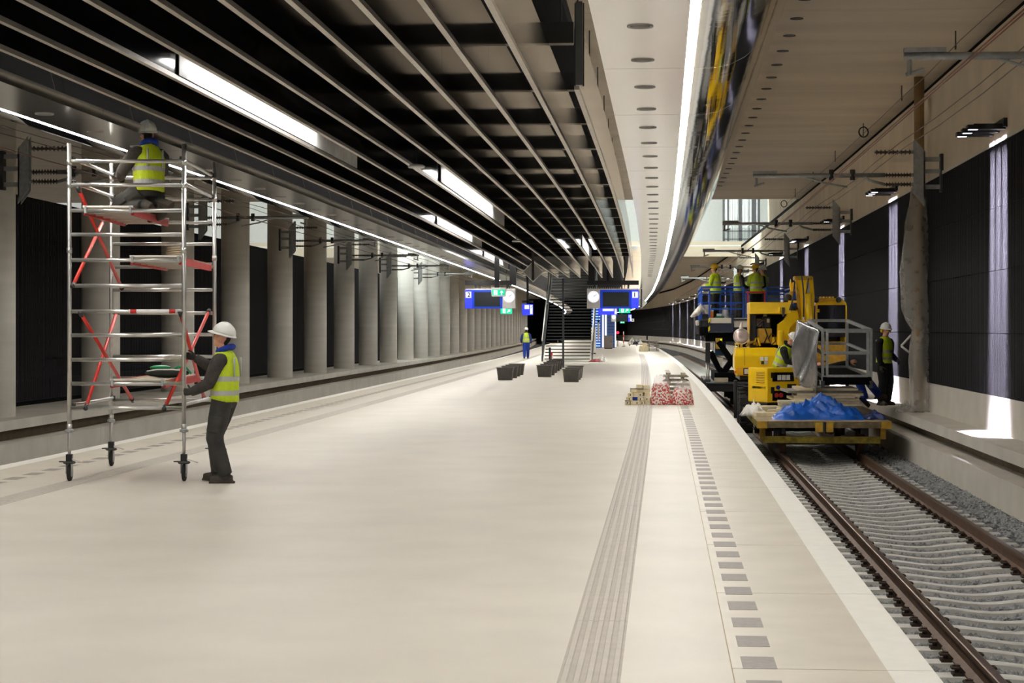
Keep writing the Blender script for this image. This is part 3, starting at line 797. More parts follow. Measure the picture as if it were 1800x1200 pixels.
    if hood:
        hb = MB(); c = ch + up * .085; N = 16
        hb.tube([c + side * (.082 * math.cos(a)) + fwd * (.082 * math.sin(a) - .012) + up * (.035 - .03 * math.sin(a)) for a in [2 * math.pi * j / N for j in range(N + 1)]], .034, 10)
        hb.build('hood', hood, root, True)
    if vest:
        vb = MB(); n = 28
        L = (ch - pel).length
        st = -.12 if coat else -.02
        pr = [(st - .003, .70, .70), (st, 1.10, 1.14), (.06, 1.13, 1.17), (.16, 1.14, 1.18), (.28, 1.13, 1.17), (.38, 1.10, 1.12), (L + .015, .94, 1.08), (L + .075, .66, .9), (L + .105, .42, .72)]
        rx0 = lambda s: np.interp(s / L, [-.3, 0, .3, .6, .88, 1.1], [.18, .178, .17, .182, .195, .19]) * (1.1 if coat else 1)
        ry0 = lambda s: np.interp(s / L, [-.3, 0, .3, .6, .88, 1.1], [.14, .136, .13, .138, .135, .115]) * (1.15 if coat else 1)
        rings = []
        for s, fx, fy in pr:
            c = pel + up * s; rings.append([c + side * (rx0(s) * fx * math.cos(2 * math.pi * j / n)) + fwd * (ry0(s) * fy * math.sin(2 * math.pi * j / n)) for j in range(n)])
        vb.ring_loft(rings, cap=False); mev = vb.data('vest', VEST, True)
        uv = mev.uv_layers.new(name='uv')
        for lp in mev.loops:
            co = mev.vertices[lp.vertex_index].co; uv.data[lp.index].uv = ((co - pel).dot(side), (co - pel).dot(up))
        o = bpy.data.objects.new('vest', mev); COL.objects.link(o); o.parent = root
        for q in (-1, 1):
            MB().tube([pel + up * s + side * (q * .105) + fwd * (-.152 * (1.15 if coat else 1)) for s in (.26, .34, L * .9, L + .03)], .012, 6).build('reflective_band', REFL, o, True)
    if sleeves_hi:
        for s, e, w in ((sr, eR, wR), (sl, eL, wL)):
            for t in (.45, .62):
                d = (w - e).normalized(); c = lerp(e, w, t) if t > .5 else lerp(s, e, .8); dd = d if t > .5 else (e - s).normalized()
                MB().tube([c - dd * .025, c + dd * .025], [.068, .068], 14).build('reflective_band', REFL, root, True)
    return root
def place(px, py, z=None, zc=None): return at(px, py, z=z) if zc is None else at(px, py, zc=zc)
LEFT, AWAY, TOWARD, RIGHT = math.pi / 2, 0.0, math.pi, -math.pi / 2

# man pushing the scaffold tower (faces the tower, -X)
SCN = 21.65
p0 = at(398, 848, z=0)
person('worker in white helmet, blue hood and lime vest gripping the scaffold tower', (p0.x, p0.y, 0), LEFT - .12,
       dict(pelvis=(0, .02, .93), chest=(0, .02, 1.38), head=(.0, .045, 1.625), face=(.12, 1, .28), wl=(-.14, .36, 1.02), wr=(.22, .45, 1.40), el=(-.6, -.6, -.7), er=(.6, -.2, -.8),
            ar=(.17, .16, .10), al=(-.08, -.02, .09), kr=(.25, 1, 0), kl=(0, 1, 0), tl=(-.25, 1, 0), tr=(.1, 1, 0), curl=.9, palm_l=(.9, .3, 0), palm_r=(-.9, .4, 0), fl=(.1, 1, .0), fr=(-.1, 1, .25)),
       hood=CLOTH_BLUE, voxel=.0105)
# man kneeling on the top deck, back turned
pk = at(254, 362, zc=23.1)
person('kneeling worker in white helmet and lime vest on the top deck of the scaffold', (pk.x, pk.y, 3.10), LEFT - .75,
       dict(pelvis=(0, -.10, .30), chest=(0.02, -.06, .74), head=(.02, -.02, .97), face=(.35, 1, .2), wl=(-.20, .22, .46), wr=(.2, .34, .62), el=(-.7, -.7, -.3), er=(.7, -.4, -.5),
            ar=(.13, -.24, .10), al=(-.13, -.16, .09), kr=(.25, 1, -.25), kl=(-.25, 1, -.1), tr=(.1, -.9, -.25), tl=(-.1, -.9, -.25), flat=False, curl=.7),
       hood=CLOTH_BLUE, voxel=.0105)
# man walking away on the platform
pw = at(925, 630, z=0)
person('worker in blue overalls and lime vest walking away along the platform', (pw.x, pw.y, 0), .05,
       dict(ar=(.09, .16, .09), al=(-.10, -.14, .1), wl=(-.28, .1, .92), wr=(.29, .0, .9)), jacket=CLOTH_NAVY, trousers=CLOTH_BLUE, hands=SKIN, voxel=.016, hood=CLOTH_BLK)
# man standing on the ledge by the black wall
ps = at(1558, 712, z=.05)
person('worker with white helmet and ear muffs standing on the ledge by the black wall', (ps.x - .05, ps.y, .05), TOWARD + .75,
       dict(face=(.3, 1, -.1), wl=(-.2, .2, .98), wr=(.25, .12, .86)), jacket=CLOTH_BLK, trousers=CLOTH_BLK, hands=GLOVE, muffs=HELM_Y, voxel=.014)
# man bending over the generator
pg = at(1378, 700, zc=43.2)
person('worker in white helmet and lime vest bending over the yellow generator', (pg.x, pg.y, -.04), RIGHT - .45,
       dict(pelvis=(0, -.12, .90), chest=(0, .06, 1.30), head=(0, .20, 1.52), face=(0, .75, -.65), wl=(-.15, .42, .98), wr=(.16, .42, .98)), jacket=CLOTH_BLK, trousers=CLOTH_BLK, hands=SKIN, voxel=.014, hood=CLOTH_BLK)
# man lying on the boards in the basket, blue legs towards us
pl = at(1490, 662, zc=41.0)
q = lambda px, py, zc: tuple(at(px, py, zc=zc) - Vector((pl.x, pl.y, pl.z - .12)))
person('worker in blue trousers lying over the boards behind the steel basket', (pl.x, pl.y, pl.z - .12), 0,
       dict(pelvis=(0, 0, .12), chest=(-.36, .25, .26), head=(-.56, .4, .3), face=(-.8, .5, -.2), side=(.35, .75, 0), wr=(-.35, .75, .1), wl=(.1, -.0, .45), er=(0, 0, -1), el=(.3, 0, 1),
            ar=q(1521, 701, 40.5), al=q(1544, 693, 40.8), kr=(.1, -.6, .5), kl=(.7, .3, .6), tr=(.7, -.3, -.7), tl=(.9, -.1, .1), flat=False), jacket=CLOTH_BLK, trousers=CLOTH_BLUE, boots=BOOT, helmet=None, vest=False, hands=SKIN, voxel=.014)
# four people on the lift platform
LZ = 2.05
def lift_person(px, zc, label, rz, pose, **k):
    p = at(px, 560, zc=zc); return person(label, (p.x, p.y, LZ), rz, pose, voxel=.015, group=None, **k)
lift_person(1258, 63.0, 'worker in yellow helmet, ear muffs and lime jacket at the lift corner', LEFT - .5, dict(face=(-.2, 1, .1), wl=(-.2, .32, 1.1), wr=(.15, .38, 1.1)), jacket=HIVIS, trousers=TROU, hands=SKIN, helmet=HELM_Y, muffs=HELM_Y, coat=True, sleeves_hi=True)
lift_person(1298, 64.2, 'worker in white helmet, dark sleeves and lime vest on the lift', RIGHT + .5, dict(face=(.1, 1, -.1), wl=(-.1, .35, 1.15), wr=(.2, .25, 1.05)), jacket=JACK, trousers=TROU, hands=SKIN)
lift_person(1329, 63.0, 'worker in olive helmet and long lime jacket behind the red gate', LEFT - 1.0, dict(face=(-.4, 1, 0), wl=(-.12, .38, 1.2), wr=(.2, .3, 1.15)), jacket=HIVIS, trousers=CLOTH_BLK, hands=SKIN, helmet=HELM_Y, muffs=HELM_Y, coat=True, sleeves_hi=True)
lift_person(1343, 65.0, 'worker in white helmet and black jacket under a lime vest on the lift', LEFT - .2, dict(face=(0, 1, 0), wl=(-.15, .2, 1.05), wr=(.2, .2, 1.0)), jacket=CLOTH_BLK, trousers=CLOTH_BLK, hands=SKIN)

# ================================================================== scaffold tower
sA = at(122, 846, z=0); sB = at(323, 846, z=0)
SW = (sB - sA).length; SD = 2.40
TZ = lambda py: EYE + (HOR - py) * SCN / F_PX
tw = thing('scaffold_tower', 'mobile aluminium scaffold tower with red braces and decks on caster wheels', 'scaffold tower', (sA.x, sA.y, 0), math.atan2(sB.y - sA.y, sB.x - sA.x) + .012)
rz_h = [TZ(v) for v in (283, 325, 370, 412, 457, 502, 547, 589, 632, 674, 717)]
for yy in (0, SD):
    for xx in (0, SW):
        u = MB(); u.cyl((xx, yy, .60), (xx, yy, TZ(252)), .0255, 16); up_ = u.build('upright', CHROME, tw, True)
        for z in (TZ(285), TZ(440), TZ(325), .62):
            MB().cyl((xx, yy, z - .03), (xx, yy, z + .03), .031, 16).build('collar', CHROME, up_, True)
        lg = MB(); lg.cyl((xx, yy, .24), (xx, yy, .66), .019, 14); l_ = lg.build('adjustable_leg', CHROME, tw, True)
        MB().lathe([(.02, -.02), (.05, -.012), (.05, .012), (.02, .03)], (xx, yy, TZ(757)), 10).build('leg_nut', STEEL, l_)
        c = MB(); c.bx(xx - .035, xx + .035, yy - .035, yy + .035, .22, .31); ca = c.build('caster', BLACK, tw, bevel=.006)
        MB().lathe([(.0, .2), (.06, .2), (.075, .215), (.06, .23), (0, .23)], (xx, yy, 0), 16).build('swivel_plate', STEEL_D, ca)
        MB().box((xx + .10, yy - .02, .235), (.13, .03, .014), Matrix.Rotation(.3, 3, 'Y')).build('brake_lever', ALU, ca)
        MB().box((xx - .08, yy - .0, .225), (.07, .03, .014)).build('brake_lever', STEEL_D, ca)
        fk = MB()
        for q in (-1, 1): fk.hexa([(xx + q * .03 - .004, yy - .04, .09), (xx + q * .03 + .004, yy - .04, .09), (xx + q * .03 + .004, yy + .05, .09), (xx + q * .03 - .004, yy + .05, .09), (xx + q * .03 - .004, yy - .05, .21), (xx + q * .03 + .004, yy - .05, .21), (xx + q * .03 + .004, yy + .03, .21), (xx + q * .03 - .004, yy + .03, .21)])
        fk.build('fork', STEEL, ca)
        Rw = Matrix.Rotation(math.pi / 2, 3, 'Y')
        w = MB(); w.lathe([(.03, -.02), (.085, -.02), (.098, -.012), (.1, 0), (.098, .012), (.085, .02), (.03, .02)], (xx, yy + .02, .1), 26, Rw); w.build('wheel', RUBBER, ca, True)
        h = MB(); h.lathe([(.0, -.026), (.05, -.024), (.05, .024), (0, .026)], (xx, yy + .02, .1), 16, Rw); h.build('hub', STEEL, ca, True)
    for i, z in enumerate(rz_h):
        r = MB(); r.cyl((.02, yy, z), (SW - .02, yy, z), .0225, 14); r.build('rung', CHROME, tw, True)
# printed label on one rung
lbl = MB(); lbl.cyl((SW * .52, 0, rz_h[6]), (SW * .94, 0, rz_h[6]), .0232, 14); lb = lbl.build('label_sleeve', WHITEP, tw, True)
for f in (.56, .9):
    MB().cyl((SW * f - .035, 0, rz_h[6]), (SW * f + .035, 0, rz_h[6]), .0238, 14).build('label_mark', RED_D, lb, True)
for xx in (0, SW):                                   # guard rails and base tubes
    for z in (rz_h[0], rz_h[1], rz_h[10]):
        g = MB(); zz = z + .03; g.cyl((xx + (.03 if xx == 0 else -.03), .04, zz), (xx + (.03 if xx == 0 else -.03), SD - .04, zz), .0205, 14); go = g.build('guard_rail', CHROME, tw, True)
        for yy in (.05, SD - .05): MB().box((xx + (.03 if xx == 0 else -.03), yy, zz), (.055, .06, .055)).build('clamp', STEEL_D, go, bevel=.008)
def br(xa, za, xb, zb, far=True):
    b = MB(); a_, b_ = Vector((xa, .0, za)), Vector((xb, SD, zb)); b.cyl(a_, b_, .0215, 14); o = b.build('diagonal_brace', RED, tw, True)
    d = (b_ - a_).normalized()
    for p, s in ((a_, 1), (b_, -1)): MB().cyl(p - d * .03 * s, p + d * .05 * s, .027, 10).build('brace_hook', STEEL_D, o, True)
Q = (SD + SCN) / SCN
FZc = lambda py: EYE + (HOR - py) * (SCN + SD) / F_PX
fx = lambda px: (px - 222) / (403 - 222) * SW
nx = lambda px: (px - 122) / (323 - 122) * SW
br(nx(138), TZ(332), fx(241), FZc(508)); br(nx(128), TZ(502), fx(207), FZc(390))
br(nx(142), TZ(551), fx(259), FZc(703)); br(nx(151), TZ(716), fx(232), FZc(548))
br(nx(317), TZ(551), fx(385), FZc(700)); br(nx(289), TZ(717), fx(393), FZc(547))
def deck(x0, x1, z, label):
    d = MB(); d.bx(x0, x1, .0, SD, z + .02, z + .035); dk = d.build('deck', BOARD, tw)
    for x in (x0, x1 - .03): MB().bx(x, x + .03, .02, SD - .02, z - .05, z + .04).build('side_rail', RED_D, dk)
    for k in range(6):
        y = .15 + k * (SD - .3) / 5; MB().bx(x0 + .03, x1 - .03, y - .02, y + .02, z - .03, z + .02).build('cross_rib', ALU, dk)
    for y in (0, SD):
        MB().bx(x0, x1, y - .02, y + .02, z + .035, z + .055).build('end_bar', ALU, dk)
        for x in (x0 + .03, x1 - .03): MB().box((x, y, z + .01), (.03, .06, .08)).build('hook', STEEL, dk, bevel=.006)
deck(nx(146), nx(234), rz_h[2] + .0, '')
deck(nx(228), nx(318), rz_h[4], '')
deck(nx(193), nx(290), rz_h[9], '')
# folded bag lying on the low deck, rope coil on the middle one
wt = tw.matrix_basis
def onT(x, y, z): return Matrix.Translation(tw.location) @ Matrix.Rotation(tw.rotation_euler.z, 4, 'Z') @ Vector((x, y, z))
b = thing('tool_bag', 'folded dark green tool bag on the lowest scaffold deck', 'bag', onT(nx(262), 1.2, rz_h[9] + .037), .1)
bag = MB(); bag.ell((0, 0, .055), (.27, .16, .055), 18, 8); bo = bag.build('bag_body', mat('bag_dark', srgb(44, 50, 48), .8, var=.3), b, True)
bag = MB(); bag.ell((-.08, .02, .12), (.13, .1, .03), 14, 8); bag.build('flap', GREEN, b, True)
MB().tube([(.1, -.1, .1), (.15, -.12, .13), (.24, -.08, .12), (.28, .02, .05)], .014, 8).build('strap', GREEN, b, True)
MB().tube([(-.22, -.12, .08), (-.1, -.16, .1), (.08, -.16, .1), (.2, -.12, .09)], .008, 8).build('piping', WHITEP, b, True)
rc = MB(); N = 60
rc.tube([(.11 * math.cos(a) * (1 - .004 * j), .11 * math.sin(a), .016 + .0022 * j) for j, a in enumerate([2 * math.pi * 5 * j / N for j in range(N)])], .014, 6)
o = rc.build('rope_coil', BOARD, None, True); o.location = onT(nx(282), 1.0, rz_h[4] + .037); tag(o, 'coil of brown rope on the middle scaffold deck', 'rope')

# ================================================================== rail trolley and its load
def K(px, py, zc): return at(px, py, zc=zc)
def pbox(mb, x0, x1, y0, y1, zc, depth):
    """box whose front face spans photo pixels at depth zc and runs back by depth (along the track)"""
    a = K(x0, y1, zc); b = K(x1, y0, zc)
    return mb.bx(a.x, b.x, a.y, a.y + depth, a.z, b.z)
DZ = -.045
tf = K(1448, 741, 36.5); TX = 3.06; TY = tf.y
tr_ = thing('rail_trolley', 'worn flat rail trolley with yellow ends loaded with boards and a tarpaulin', 'trolley', (TX, TY, RT))
H = DZ - RT
for k in range(13):                          # deck planks across
    MB().bx(-1.25, 1.25, .04 + k * .5, .53 + k * .5, H - .05, H).build('deck_plank', WOOD, tr_)
MB().bx(-1.27, 1.27, -.02, .04, H - .12, H + .004).build('head_stock', mat('rust_beam', srgb(112, 98, 70), .7, var=.4, scale=8), tr_)
MB().bx(-1.27, 1.27, 6.54, 6.6, H - .12, H).build('head_stock', CONC_DARK, tr_)
for s in (-1, 1):
    MB().bx(s * 1.2, s * 1.27, .04, 6.54, H - .12, H - .002).build('side_beam', YEL_R, tr_)
    MB().bx(s * 1.08 - .0, s * 1.27, -.03, .05, H - .13, H + .006).build('corner_plate', YEL_D, tr_)
    MB().bx(s * .75 - .03, s * .75 + .03, .3, 6.3, H - .25, H - .05).build('long_beam', STEEL_D, tr_)
MB().bx(-1.15, 1.08, .15, .25, H - .42, H - .29).build('cross_beam', YEL_R, tr_)
cp = MB(); cp.bx(-.17, .17, -.08, .0, H - .2, H - .02); c_ = cp.build('coupler', YEL_D, tr_, bevel=.01)
MB().bx(-.2, .2, -.05, .02, H - .06, H - .0).build('coupler_plate', YEL_R, c_); MB().cyl((0, -.09, H - .22), (0, -.09, H + .0), .03, 10).build('pin', RUBBER, c_)
for s in (-1, 1):
    br_ = MB(); br_.bx(s * 1.15 - .05, s * 1.15 + .05, .3, .5, H - .35, H - .1); br_.build('bracket', YEL_D, tr_)
Rx = Matrix.Rotation(math.pi / 2, 3, 'Y')
for y in (.75, 5.6):
    MB().cyl((-.9, y, .22), (.9, y, .22), .05, 12).build('axle', STEEL_D, tr_)
    for s in (-1, 1):
        wq = MB(); wq.lathe([(.05, -.065), (.2, -.065), (.22, -.055), (.22, .04), (.25, .05), (.25, .07), (.05, .07)], (s * .755, y, .222), 26, Rx if s < 0 else Matrix.Rotation(-math.pi / 2, 3, 'Y'))
        wh = wq.build('wheel', RAIL, tr_, True); MB().bx(s * .85 - .06, s * .85 + .06, y - .1, y + .1, .1, H - .12).build('axle_box', STEEL_D, tr_)
DECK = lambda px, py, zc: Vector((K(px, py, zc).x, K(px, py, zc).y, DZ))
# tarp: crumpled heap
def crumple(w, d, h, seed, peak, nx_=90, ny_=46, sharp=1.0):
    rs = random.Random(seed); ph = [(rs.uniform(4, 17), rs.uniform(4, 17), rs.uniform(0, 6.3), rs.uniform(.25, 1)) for _ in range(9)]
    mb = MB(); vs = []; fs = []
    for j in range(ny_ + 1):
        for i in range(nx_ + 1):
            u, v = i / nx_, j / ny_
            e = (4 * u * (1 - u)) ** .45 * (4 * v * (1 - v)) ** .45
            g = .35 + peak * math.exp(-((u - .5) / .13) ** 2 - ((v - .6) / .3) ** 2) + .18 * math.sin(5 * u + 1) * math.cos(3 * v)
            wu, wv = u + .05 * math.sin(7 * v + seed), v + .06 * math.sin(6 * u + 2 * seed)
            r = sum(a * (1 - abs(math.sin(fx_ * wu + fy_ * wv + p))) ** 2 for fx_, fy_, p, a in ph) / 2.4
            r += .35 * sum((1 - abs(math.sin(2.3 * fx_ * wv - 1.9 * fy_ * wu + p))) ** 2 for fx_, fy_, p, a in ph[:5]) / 5
            z = h * e * max(.04, g * .6 + r * .55 * sharp)
            ox = .05 * math.sin(9 * v + seed) * (1 if i in (0, nx_) else .3); oy = .06 * math.sin(11 * u + seed)
            vs.append((w * (u - .5) + ox, d * (v - .5) + oy, z)); 
    n = nx_ + 1
    for j in range(ny_):
        for i in range(nx_): fs.append((j * n + i, j * n + i + 1, (j + 1) * n + i + 1, (j + 1) * n + i))
    mb.add(vs, fs); per = [i for i in range(n)] + [j * n + nx_ for j in range(1, ny_ + 1)] + [ny_ * n + i for i in range(nx_ - 1, -1, -1)] + [j * n for j in range(ny_ - 1, 0, -1)]
    k = len(mb.v); mb.v += [(mb.v[i][0], mb.v[i][1], 0) for i in per]
    m_ = len(per); mb.f += [(per[i], k + i, k + (i + 1) % m_, per[(i + 1) % m_]) for i in range(m_)]; mb.f.append(tuple(k + i for i in range(m_)))
    return mb
pt = DECK(1440, 735, 37.4)
o = crumple(1.75, .75, .42, 3, .6).build('tarpaulin', TARP, None, True); o.location = pt + Vector((.0, .15, 0)); tag(o, 'crumpled blue tarpaulin on the front of the rail trolley', 'tarpaulin')
pt2 = DECK(1541, 735, 37.4)
o = crumple(.42, .9, .16, 9, .2).build('tarpaulin', mat('tarp_navy', srgb(22, 46, 100), .45, var=.25, bump=.4, bscale=12), None, True); o.location = pt2 + Vector((.0, .35, 0)); tag(o, 'thin dark blue sheet trailing off the trolley corner', 'tarpaulin')
wb = crumple(.50, .8, .30, 5, .3, 22, 22).build('sack', BAG_W, None, True); wb.location = DECK(1325, 720, 39.2) + Vector((.0, 0, 0)); tag(wb, 'limp white sack hanging over the trolley edge', 'sack')
# tan slabs lying beside the tarp
rs = random.Random(4)
for i, (px, py, zc, w, d, h, z, rz, m) in enumerate([(1345, 722, 38.6, .42, .26, .09, 0, .2, TILE), (1366, 716, 38.9, .34, .25, .1, .03, -.4, BOARD), (1352, 716, 39.3, .40, .3, .09, .10, .3, TILE), (1383, 722, 38.3, .46, .24, .05, 0, -.2, TILE), (1375, 735, 37.6, .42, .3, .025, 0, .1, BOARD), (1378, 732, 37.7, .38, .26, .025, .026, -.1, PLANK_G), (1380, 731, 37.7, .40, .24, .025, .052, .15, TILE), (1352, 716, 40.1, .36, .26, .09, .0, .5, TILE)]):
    mb = MB(); mb.bx(-w / 2, w / 2, -d / 2, d / 2, 0, h); o = mb.build('stone_slab', m, None, bevel=.006); p = DECK(px, py, zc); o.location = (p.x, p.y, DZ + z + .001); o.rotation_euler.z = rz
    tag(o, 'loose cream stone slab on the trolley beside the blue tarpaulin', 'slab', 'stone slabs on the trolley')
# stack of boards under the basket
bx_, by_ = K(1450, 690, 39.6).x, K(1450, 690, 39.6).y
z = DZ
for i in range(11):
    h = .052; w = 1.25 + rs.uniform(-.15, .1); d = 1.7
    if i == 9: w = 1.5
    mb = MB(); mb.bx(-w / 2, w / 2, -d / 2, d / 2, 0, h - .004); o = mb.build('board', BOARD if i % 3 else (PLANK_G if i % 2 else TILE), None)
    o.location = (bx_ + rs.uniform(-.07, .07) - (.1 if i == 9 else 0), by_ + rs.uniform(-.08, .08), z); o.rotation_euler.z = rs.uniform(-.05, .05); z += h
    tag(o, 'flat beige board in the stack below the steel basket', 'board', 'boards stacked on the trolley')
ZB = z
for i in range(6):
    mb = MB(); mb.bx(-.3, .3, -.2, .2, 0, .03); o = mb.build('board', TILE, None); p = DECK(1392 + 3 * i % 7, 700, 38.3); o.location = (p.x, p.y, DZ + .14 + .034 * i); o.rotation_euler.z = .15 * math.sin(i * 2)
    tag(o, 'short cream board in the low pile against the main stack', 'board', 'short boards on the trolley')
for i in range(2):
    mb = MB(); mb.bx(-.28, .28, -.22, .22, 0, .068); o = mb.build('board', TILE, None); p = DECK(1395, 700, 38.3); o.location = (p.x, p.y, DZ + .07 * i); tag(o, 'thick cream board at the bottom of the low pile', 'board', 'thick boards on the trolley')
p = DECK(1418, 712, 38.1); gt = thing('green_tub', 'small green plastic tub among the boards', 'tub', (p.x, p.y, DZ + .10)); MB().lathe([(.13, 0), (.16, .09), (.17, .09), (.15, .0)], n=18).build('tub_body', GREEN, gt, True)
MB().lathe([(0, .085), (.165, .085), (.165, .1), (0, .105)], n=18).build('lid', GREEN, gt, True)
mb = MB(); mb.bx(-.2, .2, -.15, .15, 0, .098); o = mb.build('stone_slab', BOARD, None); o.location = (p.x, p.y, DZ); tag(o, 'stone slab carrying the small green tub', 'slab')
# steel basket
bl = [K(1446, 660, 38.7), K(1531, 660, 38.7), K(1489, 640, 40.1), K(1421, 640, 40.1)]
zf0, zf1 = .755, 1.70; zr0, zr1 = .93, 1.90
zb = [zf0, zf0, zr0, zr0]; zt_ = [zf1, zf1, zr1, zr1]
bk = thing('work_basket', 'galvanised steel work basket with one side wrapped in grey sheet', 'basket', (bl[0].x, bl[0].y, ZB))
L0 = Vector((bl[0].x, bl[0].y, ZB))
C = [Vector((p.x, p.y, 0)) for p in bl]
def cz(i, f): return C[i] + Vector((0, 0, zb[i] + (zt_[i] - zb[i]) * f))
def bbar(a, b, w, nm, m=STEEL): 
    mb = MB(); mb.bar(a, b, w); return mb.build(nm, m, bk, shift=L0)
for i in range(4):
    bbar(cz(i, 0) - Vector((0, 0, .12)), cz(i, 1), .055, 'post')
    j = (i + 1) % 4
    for f in (0, .5, 1): bbar(cz(i, f), cz(j, f), .05 if f < 1 else .06, 'rail')
gl, gr = C[0].lerp(C[1], .09), C[0].lerp(C[1], .93)
for p in (gl, gr): bbar(p + Vector((0, -.03, zf0 + .02)), p + Vector((0, -.03, zf1)), .05, 'gate_post')
for f in (.02, .52, .97): bbar(gl + Vector((0, -.03, zf0 + (zf1 - zf0) * f)), gr + Vector((0, -.03, zf0 + (zf1 - zf0) * f)), .05, 'gate_rail')
for f in (.1, .35, .5): MB().cyl(C[0] + Vector((.03, -.03, zf0 + .9 * f)), gl + Vector((0, -.03, zf0 + .9 * f)), .016, 8).build('hinge', STEEL_D, bk, shift=L0)
fl_ = MB(); fl_.hexa([C[i] + Vector((0, 0, zb[i] - .10)) for i in range(4)] + [C[i] + Vector((0, 0, zb[i] - .02)) for i in range(4)]); fl_.build('basket_floor', BLACK_M, bk, shift=L0)
sk = MB(); sk.hexa([C[0] + Vector((0, -.03, zf0 - .16)), C[1] + Vector((0.05, -.03, zf0 - .16)), C[1] + Vector((.05, .02, zf0 - .16)), C[0] + Vector((0, .02, zf0 - .16)), C[0] + Vector((0, -.03, zf0)), C[1] + Vector((0, -.03, zf0)), C[1] + Vector((0, .02, zf0)), C[0] + Vector((0, .02, zf0))]); sk.build('skirt', BLACK_M, bk, shift=L0)
for i in (0, 1, 2, 3):
    ft = MB(); a = C[i] + Vector((0, 0, ZB)); ft.bar(a, C[i] + Vector((0, 0, zb[i] - .08)), .07); ft.build('foot', STEEL_D, bk, shift=L0)
# wrapped side (C3 -> C0): wavy sheet with thickness
sv = MB(); na, nb = 18, 16; rows = []
tA, tB = K(1401, 562, 40.1), K(1440, 580, 38.6); bA, bB = K(1393, 664, 40.1), K(1434, 692, 38.5)
for j in range(nb + 1):
    row = []
    for i in range(na + 1):
        u, v = i / na, j / nb
        p = (tA.lerp(tB, u)).lerp(bA.lerp(bB, u), v); row.append(p + Vector((-.05 * math.sin(7 * u + 3 * v) * math.sin(math.pi * v) - .04 * math.sin(4 * v + u * 9) * v, 0, .015 * math.sin(9 * u))))
    rows.append(row)
sv.ring_loft(rows, cap=False, closed=False); so = sv.build('plastic_wrap', PLAST_G, bk, True, shift=L0); md = so.modifiers.new('t', 'SOLIDIFY'); md.thickness = .012

# ================================================================== yellow generator
pgn = DECK(1360, 712, 42.2); gn = thing('generator', 'yellow box generator with louvres and a control panel', 'generator', (pgn.x, pgn.y, DZ), math.radians(33))
a_, b2, hh = .44, .36, .92
MB().bx(-a_, a_, -b2, b2, .0, .16).build('base_tank', BLACK, gn, bevel=.015)
cb = MB(); cb.bx(-a_, a_, -b2, b2, .16, hh); can = cb.build('canopy', YEL, gn, bevel=.025)
for k in range(5): MB().box((-a_ - .004, -.12, hh - .1 - k * .055), (.02, .3, .022), Matrix.Rotation(.5, 3, 'Y')).build('louvre', YEL_D, gn)
MB().bx(-a_ - .006, -a_, -.3, .18, hh - .46, hh - .41).build('grip_slot', BLACK, gn)
MB().bx(-a_ - .006, -a_ + .01, -.3, .28, .22, hh - .36).build('access_panel', YEL, gn)
MB().bx(-.30, .28, -b2 - .008, -b2, hh - .30, hh - .1).build('control_window', GLASS_DK, gn)
for x in (-.12, -.0, .12): MB().bx(x - .05, x + .05, -b2 - .012, -b2 - .008, hh - .27, hh - .16).build('gauge', WHITEP, gn)
MB().bx(-.34, -.26, -b2 - .02, -b2, hh - .22, hh - .1).build('latch', BLACK, gn); MB().bx(-.34, -.26, -b2 - .02, -b2, hh - .56, hh - .42).build('latch', BLACK, gn)
MB().bx(-.3, .34, -b2 - .006, -b2, .2, .42).build('socket_bay', BLACK_M, gn)
for x in (-.2, -.08): MB().cyl((x, -b2 - .03, .32), (x, -b2, .32), .05, 12).build('socket', RED_D, gn)
MB().cyl((-.16, -b2 - .04, hh - .43), (-.16, -b2, hh - .43), .045, 12).build('socket', CLOTH_BLUE, gn)
MB().bx(.1, .34, -b2 - .006, -b2, hh - .45, hh - .36).build('plate', BLACK, gn)

# ================================================================== road-rail excavator
EZ = 44.4
ex0 = K(1370, 700, EZ); EX = Vector((3.0, ex0.y, RT))
ex = thing('rail_excavator', 'yellow road-rail excavator with raised engine hood and folded boom', 'excavator', EX)
def xb(nm, m, x0, x1, y0, y1, zc, depth, bevel=.02, par=None):
    mb = pbox(MB(), x0, x1, y0, y1, zc, depth); return mb.build(nm, m, par or ex, bevel=bevel, shift=EX)
def xp(px, py, zc): return K(px, py, zc)
ch = xb('undercarriage', BLACK, 1330, 1440, 668, 700, EZ + .3, 3.6)
MB().bx(EX.x - .9, EX.x + .9, EX.y + .5, EX.y + .8, RT + .35, RT + .6).build('axle', STEEL_D, ex, shift=EX)
def tyre(x, y, nm='tyre'):
    t = MB(); R0 = .52; n = 40; prof = [(.26, -.12), (.44, -.15), (.50, -.13), (.515, 0), (.50, .13), (.44, .15), (.26, .12)]
    t.lathe(prof, (x, y, RT + .50), n, Rx); o = t.build(nm, RUBBER, ex, True, shift=EX)
    h = MB(); h.lathe([(0, -.1), (.1, -.1), (.25, -.06), (.27, .1), (0, .1)], (x, y, RT + .50), 20, Rx); h.build('rim', YEL_D, o, True, shift=EX)
    lg = MB()
    for k in range(20):
        a = 2 * math.pi * k / 20
        for s in (-1, 1):
            c = Vector((x + s * .075, y + .515 * math.cos(a + s * .06), RT + .50 + .515 * math.sin(a + s * .06)))
            Rm = Matrix.Rotation(a, 3, 'X') @ Matrix.Rotation(s * .55, 3, 'Y').to_3x3() if False else Matrix.Rotation(a, 3, 'X')
            lg.box(c, (.16, .035, .07), Rm @ Matrix.Rotation(s * .5, 3, 'Y').to_3x3() if False else Rm)
    lg.build('tread', RUBBER, o, shift=EX)
for x, y in ((EX.x - 1.06, EX.y + .6), (EX.x - .70, EX.y + .6), (EX.x + .98, EX.y + .6), (EX.x - 1.0, EX.y + 3.4), (EX.x + .98, EX.y + 3.4)): tyre(x, y)
